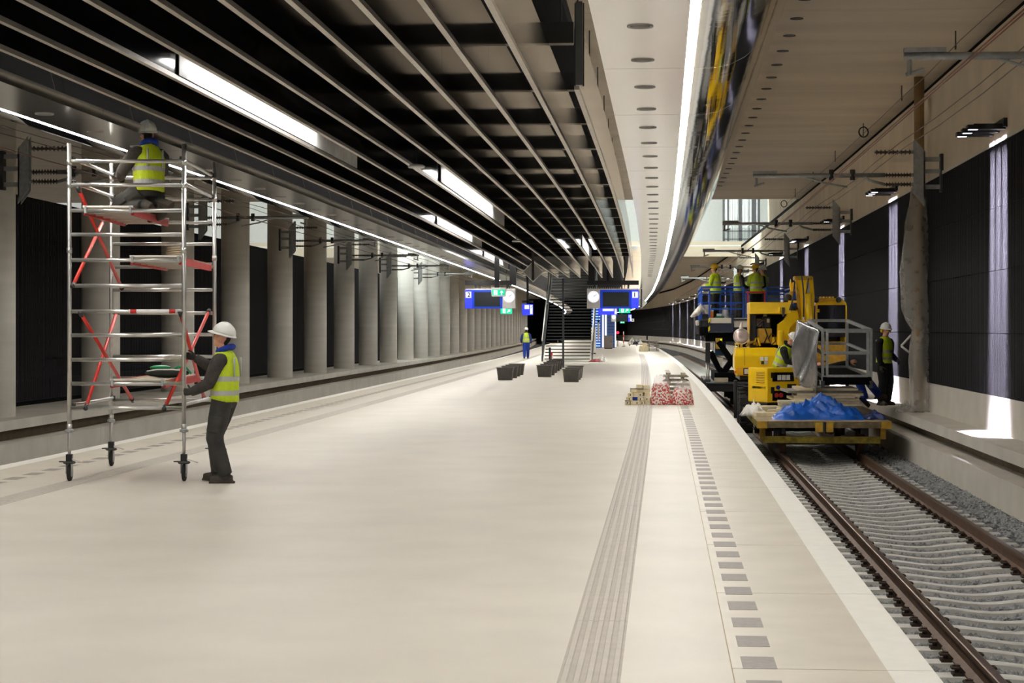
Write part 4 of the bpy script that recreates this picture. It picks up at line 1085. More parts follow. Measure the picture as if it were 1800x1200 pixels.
for y in (.35, 4.1):
    for s in (-1, 1):
        g = MB(); g.lathe([(.04, -.06), (.17, -.06), (.17, .04), (.2, .06), (.04, .06)], (EX.x + .08 + s * .755, EX.y + y, RT + .172), 20, Rx); g.build('rail_wheel', STEEL_D, ex, True, shift=EX)
        MB().bx(EX.x + .08 + s * .755 - .05, EX.x + .08 + s * .755 + .05, EX.y + y - .06, EX.y + y + .06, RT + .17, RT + .75).build('rail_wheel_arm', STEEL_D, ex, shift=EX)
# counterweight, two-tone bevelled block
def loftz(nm, m, secs, depth, par=None):
    """sections (x0, x1, y_px) at EZ, tapering backwards"""
    mb = MB(); r = []
    for x0, x1, yy, off in secs:
        a, b = xp(x0, yy, EZ), xp(x1, yy, EZ); r.append([(a.x, a.y + off, a.z), (b.x, b.y + off, b.z), (b.x, b.y + depth, b.z), (a.x, a.y + depth, a.z)])
    mb.ring_loft(r); return mb.build(nm, m, par or ex, bevel=.02, shift=EX)
cw = loftz('counterweight', YEL, [(1295, 1366, 661, .06), (1291, 1366, 645, 0), (1291, 1366, 625, .0), (1294, 1366, 611, .12)], 1.1)
xb('lower_band', mat('yellow_band', srgb(222, 164, 16), .4, var=.1), 1296, 1364, 645.5, 659, EZ - .02, .1, .005, cw)
lh = xb('work_lamp', BLACK, 1306.5, 1320, 646.5, 659, EZ - .05, .1, .01, ex); xb('lens', ALU, 1308.5, 1318, 648.5, 657, EZ - .06, .05, .0, lh)
xb('marker_lamp', ORANGE, 1291, 1294.5, 651, 656, EZ - .03, .06, .005, ex)
for x0, x1, y0, y1, m in ((1336, 1342, 627, 633.5, WHITEP), (1344, 1349.5, 627, 633.5, WHITEP), (1338, 1343, 634.5, 640, STEEL_D), (1344, 1349, 634.5, 640, BOXW)): xb('decal', m, x0, x1, y0, y1, EZ - .012, .01, 0, cw)
for a in (1292, 1297): xb('lifting_eye', YEL, a, a + 1.6, 604, 613, EZ + .1, .08, .004)
xb('lifting_eye', YEL, 1292, 1298.6, 603, 605.5, EZ + .1, .08, .004)
xb('seam_strip', STEEL_D, 1308, 1308.6, 613, 642, EZ - .004, .01, 0, cw); xb('side_panel', YEL, 1361, 1367, 612, 646, EZ + .05, .9, .01)
xb('outrigger_post', BLACK, 1290, 1296, 668, 735, EZ - .1, .12)
xb('turntable', BLACK, 1300, 1440, 661, 668, EZ + .3, 2.6)
# round mirror-like drum on a stalk
dc = xp(1303, 591, EZ + .25); dr = MB(); dr.lathe([(0, -.03), (.12, -.045), (.16, -.03), (.175, 0), (.16, .08), (0, .09)], dc, 28, Matrix.Rotation(math.pi / 2, 3, 'X') @ Matrix.Rotation(math.pi, 3, 'X'))
dob = dr.build('round_reservoir', mat('drum_pink', srgb(206, 188, 182), .25, .5, var=.08), ex, True, shift=EX)
MB().tube([dc + Vector((.178 * math.cos(t), -.01, .178 * math.sin(t))) for t in [2 * math.pi * j / 30 for j in range(31)]], .012, 8).build('rim', ALU, dob, True, shift=EX)
MB().lathe([(.04, 0), (.05, .06), (.025, .1), (.02, .17), (0, .17)], dc + Vector((0, .02, .16)), 14).build('cap_valve', CREAM, dob, True, shift=EX)
MB().cyl(dc + Vector((0, .04, -.3)), dc + Vector((0, .04, -.1)), .03, 10).build('stalk', YEL_D, ex, shift=EX)
# engine bay and raised hood
hd_ = xb('engine_hood', YEL, 1317.5, 1391, 531, 551.5, EZ + .3, 1.5, .02)
ar = MB(); cA = xp(1336, 546.5, EZ + .29); ar.tube([cA + Vector((.08 * math.cos(t), 0, .035 * math.sin(t))) for t in [math.pi * j / 8 for j in range(9)]], .006, 6); ar.build('hood_emblem', STEEL_D, hd_, shift=EX)
xb('hood_strut', BLACK, 1317.5, 1329, 551.5, 611, EZ + .5, .12, .01)
xb('hood_edge', YEL_D, 1317, 1318.5, 551, 612, EZ + .35, 1.1, .0)
xb('bay_back', BLACK_M, 1318, 1392, 552, 612, EZ + 1.9, .05, 0)
eb = xb('engine_block', YEL_D, 1332.5, 1357, 577, 603, EZ + .5, .7, .03)
xb('muffler', BLACK, 1341, 1355, 556, 577.5, EZ + .6, .3, .03); MB().cyl(xp(1345, 557, EZ + .7), xp(1345, 552, EZ + .7), .05, 12).build('filter_cap', CREAM, ex, shift=EX)
xb('filter_housing', CREAM, 1328, 1340, 560, 574, EZ + 1.2, .3, .04); xb('fuel_can', CREAM, 1348, 1353, 560, 567, EZ + .58, .05, .01)
MB().tube([xp(1329, 573, EZ + .5), xp(1342, 562, EZ + .5)], .03, 8).build('pipe', BLACK, ex, shift=EX)
MB().tube([xp(1325, 606, EZ + .4), xp(1328, 594, EZ + .4), xp(1332, 593, EZ + .4), xp(1336, 608, EZ + .4)], .022, 8).build('hose', YEL, ex, True, shift=EX)
MB().tube([xp(1312, 608, EZ + .3), xp(1318, 602, EZ + .3), xp(1326, 600, EZ + .35), xp(1332, 607, EZ + .4)], .03, 8).build('hose', YEL_D, ex, True, shift=EX)
MB().tube([xp(1345, 578, EZ + .46), xp(1349, 590, EZ + .44), xp(1343, 604, EZ + .45)], .016, 8).build('hose', BLACK, ex, True, shift=EX)
MB().tube([xp(1353, 600, EZ + .4), xp(1351, 594, EZ + .4), xp(1356, 586, EZ + .4), xp(1362, 589, EZ + .4), xp(1363, 600, EZ + .4), xp(1356, 606, EZ + .4), xp(1353, 600, EZ + .4)], .014, 8).build('hose', BLACK, ex, True, shift=EX)
xb('valve_block', YEL, 1356, 1365, 592, 606, EZ + .5, .3, .02)
# boom foot and folded boom
def plate(nm, m, pts, zc, th, par=None):
    r0 = [tuple(xp(x, y, zc)) for x, y in pts]; r1 = [(a, b + th, c) for a, b, c in r0]; mb = MB(); mb.ring_loft([r0, r1]); return mb.build(nm, m, par or ex, bevel=.012, shift=EX)
plate('boom_foot', YEL, [(1366, 606), (1384, 606), (1388, 577), (1405, 560), (1402, 543), (1388, 545), (1378, 562), (1367, 570)], EZ + .25, .32)
plate('boom_lower', YEL, [(1384, 612), (1402, 612), (1404, 566), (1390, 566)], EZ + .5, .4)
xb('foot_cylinder', YEL, 1368, 1378, 580, 610, EZ + .18, .2, .04)
bm_ = plate('boom', YEL, [(1398, 486), (1429, 486), (1432, 520), (1430, 566), (1406, 566), (1401, 520)], EZ + .35, .34)
xb('boom_head', YEL_D, 1396, 1428, 485, 492, EZ + .3, .45, .02, bm_)
plate('boom_flank', YEL_D, [(1399, 490), (1406, 520), (1409, 562), (1404, 562), (1400, 525)], EZ + .33, .03, bm_)
MB().cyl(xp(1420.5, 516, EZ + .2), xp(1422, 566, EZ + .15), .085, 18).build('boom_cylinder', YEL, ex, True, shift=EX)
MB().cyl(xp(1420, 497, EZ + .22), xp(1420.5, 518, EZ + .2), .04, 14).build('piston_rod', ALU, ex, True, shift=EX)
for pts, r in (([(1409, 484), (1411, 500), (1413, 520), (1412.5, 560)], .018), ([(1421, 489), (1419, 505), (1417, 516)], .016), ([(1397, 494), (1395, 515), (1392, 532), (1388, 545)], .018)):
    MB().tube([xp(x, y, EZ + .12) for x, y in pts], r, 8).build('hydraulic_hose', GREYD, ex, True, shift=EX)
MB().cyl(xp(1412.5, 557, EZ + .1), xp(1413, 563, EZ + .1), .035, 12).build('hose_fitting', ALU, ex, shift=EX)
st = plate('bucket_stick', YEL, [(1388, 499), (1390, 490), (1392, 499), (1394, 495), (1396, 497), (1398, 512), (1390, 512)], EZ + .6, .2)
MB().cyl(xp(1391, 512, EZ + .7), xp(1390, 531, EZ + .7), .05, 12).build('stick_link', YEL_D, ex, shift=EX)
xb('link_arm', YEL, 1386, 1403, 528, 532, EZ + .4, .12, .01)
for k in range(4): MB().tube([xp(1391 + 2.6 * k, 545, EZ + .2), xp(1392 + 2.6 * k, 537, EZ + .15), xp(1394 + 2.6 * k, 543, EZ + .2)], .018, 8).build('hydraulic_hose', STEEL_D, ex, True, shift=EX)
MB().lathe([(0, -.02), (.09, -.03), (.1, .05), (0, .06)], xp(1385, 524, EZ + .6), 18, Matrix.Rotation(math.pi / 2, 3, 'X')).build('boom_lamp', STEEL_D, ex, True, shift=EX)
MB().cyl(xp(1371, 540, EZ + .2), xp(1370, 551, EZ + .2), .028, 10).build('hood_stay', YEL, ex, shift=EX); MB().cyl(xp(1377, 540, EZ + .2), xp(1377, 556, EZ + .2), .028, 10).build('hood_stay', STEEL_D, ex, shift=EX)
# cab
CZ_ = EZ + .9
cabx = lambda px, py: xp(px, py, CZ_)
for pts in ([(1434, 528), (1437, 528), (1437, 612), (1434, 612)], [(1484, 531), (1489, 537), (1489, 612), (1485.5, 612), (1485.5, 540), (1481, 534)]): plate('cab_pillar', YEL, pts, CZ_, .08)
cr_ = plate('cab_roof', YEL, [(1434, 533), (1440, 524), (1479, 524), (1488, 533), (1488, 536), (1434, 536)], CZ_, 1.5)
xb('roof_rack', YEL_D, 1440, 1467, 524, 528, CZ_ - .1, .3, .01, cr_)
for k in range(5): xb('rack_tooth', YEL, 1441 + 5.4 * k, 1444.5 + 5.4 * k, 521, 524.5, CZ_ - .08, .15, .01, cr_)
for px in (1434.5, 1474):
    MB().lathe([(0, -.04), (.06, -.04), (.07, .02), (.05, .08), (0, .09)], cabx(px, 527), 16, Matrix.Rotation(math.pi / 2, 3, 'X')).build('cab_lamp', STEEL_D, ex, True, shift=EX)
xb('cab_front_glass', GLASS_DK, 1437, 1485.5, 536, 592, CZ_ + .04, .02, 0)
xb('cab_side', YEL, 1486, 1489, 545, 612, CZ_ + .08, 1.4, 0); xb('cab_back', BLACK_M, 1435, 1488, 536, 660, CZ_ + 1.45, .05, 0); xb('cab_base', YEL_D, 1434, 1488, 600, 662, CZ_, 1.45, .02)
xb('cab_seat', BLACK, 1450, 1472, 560, 605, CZ_ + .7, .4, .04); xb('dash_decal', YEL, 1435, 1440.5, 543, 549, CZ_ - .02, .02, 0); xb('wiper', BLACK, 1466, 1467, 541, 560, CZ_ - .02, .02, 0)

# ================================================================== lift wagon
WZ = 60.5
wy = K(1260, 675, WZ).y; WG = Vector((bend(3.08, wy), wy, RT))
wg = thing('lift_wagon', 'black flat rail wagon carrying the scissor lift', 'wagon', WG)
def wb_(nm, m, x0, x1, y0, y1, zc, depth, bevel=.01, par=None, root=None, org=None):
    mb = pbox(MB(), x0, x1, y0, y1, zc, depth); return mb.build(nm, m, par or root or wg, bevel=bevel, shift=WG if org is None else org)
wb_('wagon_deck', STEEL_D, 1241.5, 1360, 672.5, 675, WZ, 9)
wb_('wagon_beam', BLACK, 1242.5, 1358, 675, 688, WZ + .1, 8.8)
for y in (1.2, 7.4):
    MB().bx(WG.x - .9, WG.x + .9, WG.y + y - .5, WG.y + y + .5, RT + .2, RT + .5).build('bogie', BLACK_M, wg, shift=WG)
    for s in (-1, 1):
        g = MB(); g.lathe([(.04, -.065), (.3, -.065), (.3, .05), (.33, .07), (.04, .07)], (WG.x + s * .755, WG.y + y, RT + .302), 24, Rx); g.build('wagon_wheel', STEEL_D, wg, True, shift=WG)
LG = Vector((WG.x, WG.y + .8, 0.02))
lf = thing('scissor_lift', 'scissor lift platform with blue guard rails and a red gate', 'lift', LG)
def lb_(nm, m, x0, x1, y0, y1, zc, depth, bevel=.01, par=None): return wb_(nm, m, x0, x1, y0, y1, zc, depth, bevel, par, lf, LG)
LFZ = 62.0
fa = K(1233, 560, LFZ); fb = K(1398, 560, LFZ); FD = 5.0
MB().bx(fa.x, fb.x, fa.y, fa.y + FD, LZ - .06, LZ).build('platform_floor', STEEL_D, lf, shift=LG)
lb_('side_panel', CREAM, 1248, 1285.5, 558.5, 568, LFZ - .05, .05); lb_('side_panel', CREAM, 1289, 1400, 558.5, 575, LFZ - .04, .05)
lb_('platform_beam', NAVY, 1248, 1290, 568, 583.5, LFZ, 4.8); lb_('platform_beam', NAVY, 1290, 1400, 575, 585, LFZ, 4.8)
lb_('hazard_post', HAZARD, 1245, 1248.2, 558, 585, LFZ - .1, .06, 0)
lb_('hinge_column', NAVY, 1285, 1289.5, 550, 583, LFZ - .1, .1)
for x0, x1, y0, y1, m in ((1223, 1229, 563, 572, CREAM), (1224, 1229, 572, 587, STEEL_D), (1231, 1245, 552, 575, BLACK), (1230, 1245, 575, 590, BLACK_M), (1236, 1240, 585, 593, BLACK)): lb_('control_gear', m, x0, x1, y0, y1, LFZ + .1, .4, .02)
lb_('under_frame', BLACK_M, 1240, 1400, 585, 600, LFZ + .3, 4)
lb_('scissor_post', BLACK, 1240, 1248.5, 602, 637, LFZ - .6, .2); lb_('scissor_post', BLACK, 1360, 1368, 590, 672, LFZ - .4, .2)
for px in (1241.8, 1245.6): MB().cyl(K(px, 637, LFZ - .5), K(px, 672.4, LFZ - .5), .028, 10).build('support_leg', ALU, lf, True, shift=LG)
lb_('leg_foot', STEEL_D, 1238, 1249, 666, 672.4, LFZ - .6, .3)
for (xa, ya), (xc, yc) in (((1248, 618), (1268, 655)), ((1262, 600), (1310, 668)), ((1310, 600), (1262, 668)), ((1330, 600), (1380, 668)), ((1380, 600), (1330, 668))):
    mb = MB(); mb.bar(K(xa, ya, LFZ + .2), K(xc, yc, LFZ + .2), .3, .18); mb.build('scissor_arm', BLACK_M, lf, shift=LG)
lb_('white_frame', WHITEP, 1240, 1257, 599.5, 602, LFZ + .4, .06, 0); lb_('white_frame', WHITEP, 1254.5, 1257, 601, 620, LFZ + .4, .06, 0)
lb_('hydraulic_tank', mat('teal_dark', srgb(22, 66, 90), .5), 1254, 1276, 600, 625, LFZ + .6, .5); lb_('control_box', YEL_D, 1258, 1270, 594, 613, LFZ + .1, .2)
lb_('control_lamp', mat('lamp_lime', srgb(220, 255, 40), .4, emit=srgb(220, 255, 40), estr=1.5), 1266.5, 1268.5, 596, 598, LFZ + .05, .05, 0)
mb = MB(); r0 = [tuple(K(x, y, LFZ - .1)) for x, y in ((1259.5, 628), (1271.5, 628), (1268, 646))]; mb.ring_loft([r0, [(a, b + .04, c) for a, b, c in r0]]); mb.build('white_plate', CREAM, lf, shift=LG)
lb_('lift_base', BLACK_M, 1256, 1352, 655, 672.4, LFZ - .2, 4.5); lb_('base_plate', BOARD, 1256, 1280, 664, 672, LFZ - .5, .3)
# guard rails
def rail_(a, b, w=.05, m=BLUE_R, nm='guard_rail'):
    mb = MB(); mb.bar(a, b, w); mb.build(nm, m, lf, shift=LG)
ztop = K(1240, 504.5, LFZ).z
def fr_(px, z, back=0.): p = K(px, 540, LFZ); return Vector((p.x, p.y + back, z))
zr = [LZ + .06, LZ + .32, LZ + .52, LZ + .88, ztop]
for px in (1233, 1247, 1285, 1306.5, 1312): rail_(fr_(px, LZ - .05), fr_(px, ztop if px in (1233, 1306.5) else LZ + .88), .055, nm='guard_post')
for a, b, z in ((1233, 1306.5, zr[4]), (1247, 1306.5, zr[3]), (1233, 1306.5, zr[2]), (1247, 1306.5, zr[1])): rail_(fr_(a, z), fr_(b, z))
for px in (1347, 1397): rail_(fr_(px, LZ - .05), fr_(px, ztop), .06, nm='guard_post')
for z in (zr[4], zr[3], zr[2] + .12): rail_(fr_(1347, z), fr_(1397, z), .035)
for b in (1.25, 2.5, 3.75, FD): rail_(fr_(1233, LZ - .05, b), fr_(1233, ztop, b), .05, nm='guard_post'); rail_(fr_(1397, LZ - .05, b), fr_(1397, ztop, b), .05, nm='guard_post')
for z in zr[1:]: rail_(fr_(1233, z), fr_(1233, z, FD)); rail_(fr_(1397, z), fr_(1397, z, FD))
for z in zr[2:]: rail_(fr_(1233, z, FD), fr_(1397, z, FD))
for px in (1274, 1315, 1356): rail_(fr_(px, LZ - .05, FD), fr_(px, ztop, FD), .05, nm='guard_post')
for px in (1314.5, 1344): rail_(fr_(px, LZ + .1 if px < 1320 else LZ + .4, -.06), fr_(px, K(1320, 513, LFZ).z, -.06), .05, RED_D, 'red_gate_post')
rail_(fr_(1311, K(1320, 513.5, LFZ).z, -.06), fr_(1346, K(1320, 513.5, LFZ).z, -.06), .05, RED_D, 'red_gate_rail')
# things lying on the lift floor
def on_lift(nm, lab, cat, px, zc, build):
    p = K(px, 556, zc); t = thing(nm, lab, cat, (p.x, p.y, LZ)); build(t); return t
on_lift('orange_box', 'orange box on the lift floor by the corner post', 'box', 1251, 62.5, lambda t: (MB().bx(-.055, .055, -.06, .06, 0, .24).build('box_body', ORANGE, t), MB().bx(-.06, .06, -.065, .065, .24, .29).build('lid', WHITEP, t)))
on_lift('green_tray', 'green tray with white parts on the lift floor', 'tray', 1265, 62.3, lambda t: (MB().hexa([(-.12, -.1, 0), (.12, -.1, 0), (.12, .1, 0), (-.12, .1, 0), (-.16, -.13, .08), (.16, -.13, .08), (.16, .13, .08), (-.16, .13, .08)]).build('tray_body', GREEN, t), MB().bx(-.1, .06, -.08, .08, .08, .17).build('parts', WHITEP, t, bevel=.02)))
on_lift('white_bucket', 'white bucket upside down on the lift floor', 'bucket', 1275, 62.6, lambda t: (MB().lathe([(.15, 0), (.10, .28), (.09, .36), (0, .38)], n=18).build('bucket_body', WHITEP, t, True), MB().tube([(-.14, 0, .05), (-.1, -.12, .12), (.1, -.12, .12), (.14, 0, .05)], .006, 6).build('handle', STEEL, t, True)))
on_lift('white_crate', 'white crate standing behind the lift corner post', 'crate', 1239, 62.6, lambda t: (MB().hexa([(-.08, -.15, 0), (.14, -.15, 0), (.14, .15, 0), (-.08, .15, 0), (-.12, -.2, .42), (.2, -.2, .42), (.2, .2, .42), (-.12, .2, .42)]).build('crate_body', CREAM, t), MB().bx(-.13, .21, -.21, .21, .42, .46).build('crate_rim', BOXW, t)))
sp = [K(1232, 533, 61.7), K(1236, 545, 61.7), K(1229, 554, 61.7), K(1216, 558, 61.7), K(1213, 556, 61.7), K(1222, 544, 61.7)]
mb = MB(); cen = sum(sp, Vector()) / 6; r0 = [p + Vector((0, -.05, 0)) for p in sp]; r1 = [p + Vector((0, .05, 0)) for p in sp]
mb.ring_loft([[cen + (p - cen) * .3 + Vector((0, -.14, 0)) for p in sp], r0, r1, [cen + (p - cen) * .3 + Vector((0, .14, 0)) for p in sp]])
o = mb.build('hanging_sack', BAG_W, None, True, shift=cen); tag(o, 'white plastic sack tied to the blue lift rails', 'sack')

# ================================================================== hanging displays
SGZ = 78.0
def sign(left, x0, x1, num, label):
    """platform display: number panel, dark screen, clock box"""
    a, b = K(x0, 542, SGZ), K(x1, 542, SGZ); W_ = b.x - a.x; Hh = 32.5 * SGZ / F_PX
    t = thing('platform_display', label, 'display', ((a.x + b.x) / 2, a.y, a.z))
    w = W_ / 2; s = 1 if left else -1
    cw_ = W_ * .255; nw = W_ * .14
    X = lambda u: s * u
    def bb(nm, m, u0, u1, y0, y1, z0, z1, par=None, bv=0): return MB().bx(X(u0), X(u1), y0, y1, z0, z1).build(nm, m, par or t, bevel=bv)
    bb('display_case', SIGN_B, -w, w - cw_, -.16, .16, 0, Hh, bv=.01)
    cl = bb('clock_box', BOXW, w - cw_, w, -.17, .16, 0, Hh, bv=.01)
    nb_ = bb('number_panel', SIGN_L, -w + .01, -w + nw, -.175, -.16, .01, Hh - .02)
    sq = bb('number_square', SIGN_W, -w + .03, -w + nw - .03, -.18, -.175, Hh * .57, Hh * .9, nb_)
    text(num, .26, PRINT, nb_, (X(-w + nw / 2 + .02), -.183, Hh * .73))
    bb('screen', SCREEN, -w + nw * 1.35, w - cw_ * 1.2, -.175, -.16, Hh * .1, Hh * .88)
    c = Vector((X(w - cw_ / 2), -.18, Hh * .63)); Rc = Matrix.Rotation(math.pi / 2, 3, 'X')
    dial = MB(); dial.lathe([(0, -.01), (.225, -.01), (.235, .01), (0, .012)], c, 32, Rc); d_ = dial.build('clock_face', CLOCKW, cl, False)
    for k in range(12):
        an = k * math.pi / 6; p = c + Vector((.19 * math.sin(an), -.016, .19 * math.cos(an))); q_ = c + Vector((.212 * math.sin(an), -.016, .212 * math.cos(an))); mb = MB(); mb.bar(p, q_, .012, .006); mb.build('hour_mark', PRINT, d_)
    for an, L, wd in ((.75, .10, .036), (.95, .16, .026)):
        mb = MB(); mb.bar(c + Vector((0, -.02, 0)), c + Vector((L * math.sin(an), -.02, L * math.cos(an))), wd, .006); mb.build('clock_hand', PRINT, d_)
    bb('top_rail', ALU, -w, w, -.1, .1, Hh, Hh + .05)
    for k in range(24): bb('bird_spike', ALU, -w + W_ * (k + .5) / 24 - .005, -w + W_ * (k + .5) / 24 + .005, -.05, -.04, Hh + .05, Hh + .12)
    zb_ = Hh + .14
    bb('hanger_beam', BLACK, -w * 1.0, w * 1.0, -.06, .06, zb_ + .06, zb_ + .24)
    for u in (-w * .6, w * .7): bb('hanger_stub', BLACK, u - .04, u + .04, -.04, .04, Hh, zb_ + .1)
    u = w * (.99 if left else .92) - .1; bb('hanger_post', BLACK, u - .13, u + .13, -.1, .1, zb_ + .05, 6.6 - a.z)
    return t
sign(True, 818, 907, '2', 'blue display with clock hanging before the columns, numbered 2')
sign(False, 1032, 1123, '1', 'blue display with clock hanging above the far stack of planks, numbered 1')
def exit_sign(px0, px1, py0, py1, zc, label, post=True, tilt=True, arrow='up', case=True):
    a, b = K(px0, py1, zc), K(px1, py0, zc); w = (b.x - a.x) / 2; h = b.z - a.z
    t = thing('exit_sign', label, 'sign', ((a.x + b.x) / 2, a.y, a.z))
    if case:
        mb = MB(); mb.prism([(-w * .9, 0), (w * .9, 0), (w, h), (-w, h)], -.06, .06); mb.build('case', WHITEP, t, bevel=.02)
        mb = MB(); mb.prism([(-w * .80, h * .14), (w * .80, h * .14), (w * .88, h * .78), (-w * .88, h * .78)], -.066, -.06); mb.build('face', EXIT_G, t)
        z0, hh = h * .14, h * .62
    else:
        MB().bx(-w, w, -.05, .05, 0, h).build('face', EXIT_G, t); z0, hh = h * .05, h * .9
    y = -.075; m = SIGN_W
    # doorway with running figure
    d = MB(); d.bx(-w * .62, -w * .12, y, y + .012, z0 + hh * .08, z0 + hh * .92); dw = d.build('doorway', m, t)
    f = MB(); cx = -w * .36; k = hh
    f.bar((cx - .1 * k, y - .004, z0 + .2 * k), (cx, y - .004, z0 + .45 * k), .05 * k, .01); f.bar((cx, y - .004, z0 + .45 * k), (cx + .14 * k, y - .004, z0 + .3 * k), .05 * k, .01)
    f.bar((cx, y - .004, z0 + .45 * k), (cx + .05 * k, y - .004, z0 + .68 * k), .07 * k, .01); f.ell((cx + .1 * k, y, z0 + .78 * k), (.06 * k, .008, .06 * k), 10, 6)
    f.bar((cx + .04 * k, y - .004, z0 + .62 * k), (cx + .18 * k, y - .004, z0 + .52 * k), .04 * k, .01)
    f.build('running_figure', EXIT_G, dw)
    c = Vector((w * .42, y, z0 + hh / 2)); Rm = Matrix.Rotation({'up': 0, 'right': math.pi / 2, 'diag': math.pi / 4}[arrow], 3, 'Y')
    mb = MB(); P_ = [(-.10, -.42), (.10, -.42), (.10, 0), (.34, -.02), (0, .42), (-.34, -.02), (-.10, 0)]
    ring = [[c + Rm @ Vector((u * hh, yy, v * hh)) for u, v in P_] for yy in (-.002, .008)]; mb.ring_loft(ring); mb.build('arrow', m, t)
    if not post: MB().cyl((0, .0, h), (0, 0, 6.6 - a.z), .02, 8).build('hanger_rod', BLACK, t)
    if post: MB().bx(-.16 * 1, .02, .06, .16, h - .02, 6.6 - a.z).build('post', BLACK, t)
    return t
exit_sign(863, 890, 505.5, 521, 71, 'green and white exit sign overlapping the clock of display two')
exit_sign(880, 900.5, 541, 551.5, 92, 'green exit sign behind and below display two', False, arrow='diag', case=False)
exit_sign(1088, 1108, 540, 550, 92, 'green exit sign behind and below display one', False, arrow='diag', case=False)
exit_sign(1090, 1098, 564.5, 568, 170, 'tiny far green exit sign along the platform', False, case=False)
def blue_box(px0, px1, py0, py1, zc, label, wfrac, hang=True):
    a, b = K(px0, py1, zc), K(px1, py0, zc); w = (b.x - a.x) / 2; h = b.z - a.z
    t = thing('direction_sign', label, 'sign', ((a.x + b.x) / 2, a.y, a.z))
    MB().bx(-w, w, -.06, .06, 0, h).build('case', SIGN_L, t, bevel=.01)
    MB().bx(w - 2 * w * wfrac, w * .95, -.07, -.06, h * .08, h * .92).build('white_field', SIGN_W, t)
    MB().bx(-w * .55, w - 2 * w * wfrac - .04, -.07, -.06, h * .55, h * .92).build('white_field', SIGN_W, t)
    mb = MB(); mb.bar((w * (1 - wfrac) - .04, -.075, h * .62), (w * (1 - wfrac) + .06, -.075, h * .82), .025, .01); mb.build('arrow', PRINT, t)
    if hang:
        MB().bx(-w, w, -.05, .05, h + .06, h + .16).build('hanger_beam', BLACK, t)
        MB().bx(-.05, .05, -.05, .05, h, 6.7 - a.z).build('hanger_post', BLACK, t)
blue_box(918, 937, 534.5, 553.5, 84, 'lit blue and white direction sign under the diamond panel', .27)
blue_box(1052, 1085, 541.5, 553, 92, 'lit blue direction sign half hidden below display one', .14)
blue_box(1104, 1110, 552.5, 565, 120, 'small lit blue number sign of the farther display', .4, False)
a = K(1093, 565, 121); t = thing('platform_display', 'farther dark display with a round clock below the exit sign', 'display', a)
MB().bx(-.34, .34, -.1, .1, 0, .47).build('screen', SCREEN, t); MB().bx(-.66, -.36, -.1, .1, 0, .47).build('clock_box', BOXW, t); MB().lathe([(0, -.01), (.13, -.01), (.13, .01), (0, .01)], (-.5, -.11, .28), 20, Matrix.Rotation(math.pi / 2, 3, 'X')).build('clock_face', CLOCKW, t)
MB().bx(-.05, .05, -.05, .05, .47, 4.6).build('hanger_post', BLACK, t)
def diamond(px, py, r, zc, label, top=None, m=DISC):
    c = K(px, py, zc); R_ = r * zc / F_PX
    t = thing('diamond_panel', label, 'panel', c)
    d = lambda q, y: [(-q, y, 0), (0, y, -q), (q, y, 0), (0, y, q)]
    mb = MB(); mb.ring_loft([d(R_ * .93, -.02), d(R_ * .93, .02)]); mb.build('grey_face', mat('diamond_grey', srgb(150, 148, 142), .5, .1), t)
    mb = MB(); mb.ring_loft([d(R_, -.03), d(R_, .03), d(R_ * .92, .03), d(R_ * .92, -.03), d(R_, -.03)], cap=False); mb.build('edge_frame', WHITEP, t)
    MB().bx(-.04, .04, -.10, -.035, -R_ * .8, top or 1.9).build('hanging_bar', BLACK, t)
diamond(937, 477.5, 18.5, 64, 'grey diamond shaped panel hanging over the blue direction sign')
diamond(1127.5, 532, 10, 110, 'small grey diamond panel beside display one', .8)
# ================================================================== stairs
sb0 = K(953, 635.5, 100.5); sb1 = K(1041, 635.5, 100.5)
SX0, SX1, SYY = sb0.x, sb1.x, sb0.y
st_ = thing('staircase', 'open steel staircase rising from the platform to the hall', 'staircase', ((SX0 + SX1) / 2, SYY, 0))
hw = (SX1 - SX0) / 2
NS = 37; rise, run = .168, .285
for k in range(NS):
    y = k * run; z = .16 + k * rise
    MB().bx(-hw + .12, hw - .12, y, y + .30, z - .05, z).build('tread', GREYD, st_)
    MB().bx(-hw + .12, hw - .12, y - .012, y, z - .045, z + .004).build('nosing', STEEL_D, st_) if k < 24 else None
sl_ = math.atan2(rise, run)
for s in (-1, 1):
    mb = MB(); mb.prism([(-.1, 0), (.35, 0), (NS * run + .3, NS * rise), (NS * run, NS * rise + .3), (-.1, .28)], s * hw - .03, s * hw + .03, 'X'); mb.build('stringer', GREYD, st_)
    mb = MB(); mb.cyl((s * hw, -.1, 1.1), (s * hw, NS * run, 1.1 + NS * rise), .03, 10); mb.build('hand_rail', ALU, st_, True)
    for k in range(0, NS, 4): MB().bx(s * hw - .02, s * hw + .02, k * run, k * run + .05, k * rise, k * rise + 1.12).build('baluster', GREYD, st_)
    mb = MB(); mb.hexa([(s * hw - .01, 0, .25), (s * hw + .01, 0, .25), (s * hw + .01, NS * run, .25 + NS * rise), (s * hw - .01, NS * run, .25 + NS * rise), (s * hw - .01, 0, 1.05), (s * hw + .01, 0, 1.05), (s * hw + .01, NS * run, 1.05 + NS * rise), (s * hw - .01, NS * run, 1.05 + NS * rise)]); mb.build('glass_guard', GLASS, st_)
def post(px, y0, y1, zc, w, label, m=GREYD):
    a, b = K(px, y1, zc), K(px, y0, zc); t = thing('post', label, 'post', (a.x, a.y, a.z))
    MB().bx(-w / 2, w / 2, -w / 2, w / 2, 0, b.z - a.z).build('shaft', m, t); MB().bx(-w, w, -w, w, 0, .02).build('base_plate', m, t)
p_ = at(990, 646, z=0); t = thing('post', 'slim grey steel post standing before the stairs', 'post', p_); MB().bx(-.045, .045, -.045, .045, .02, 3.96).build('shaft', GREYD, t); MB().bx(-.1, .1, -.1, .1, 0, .02).build('base_plate', GREYD, t)
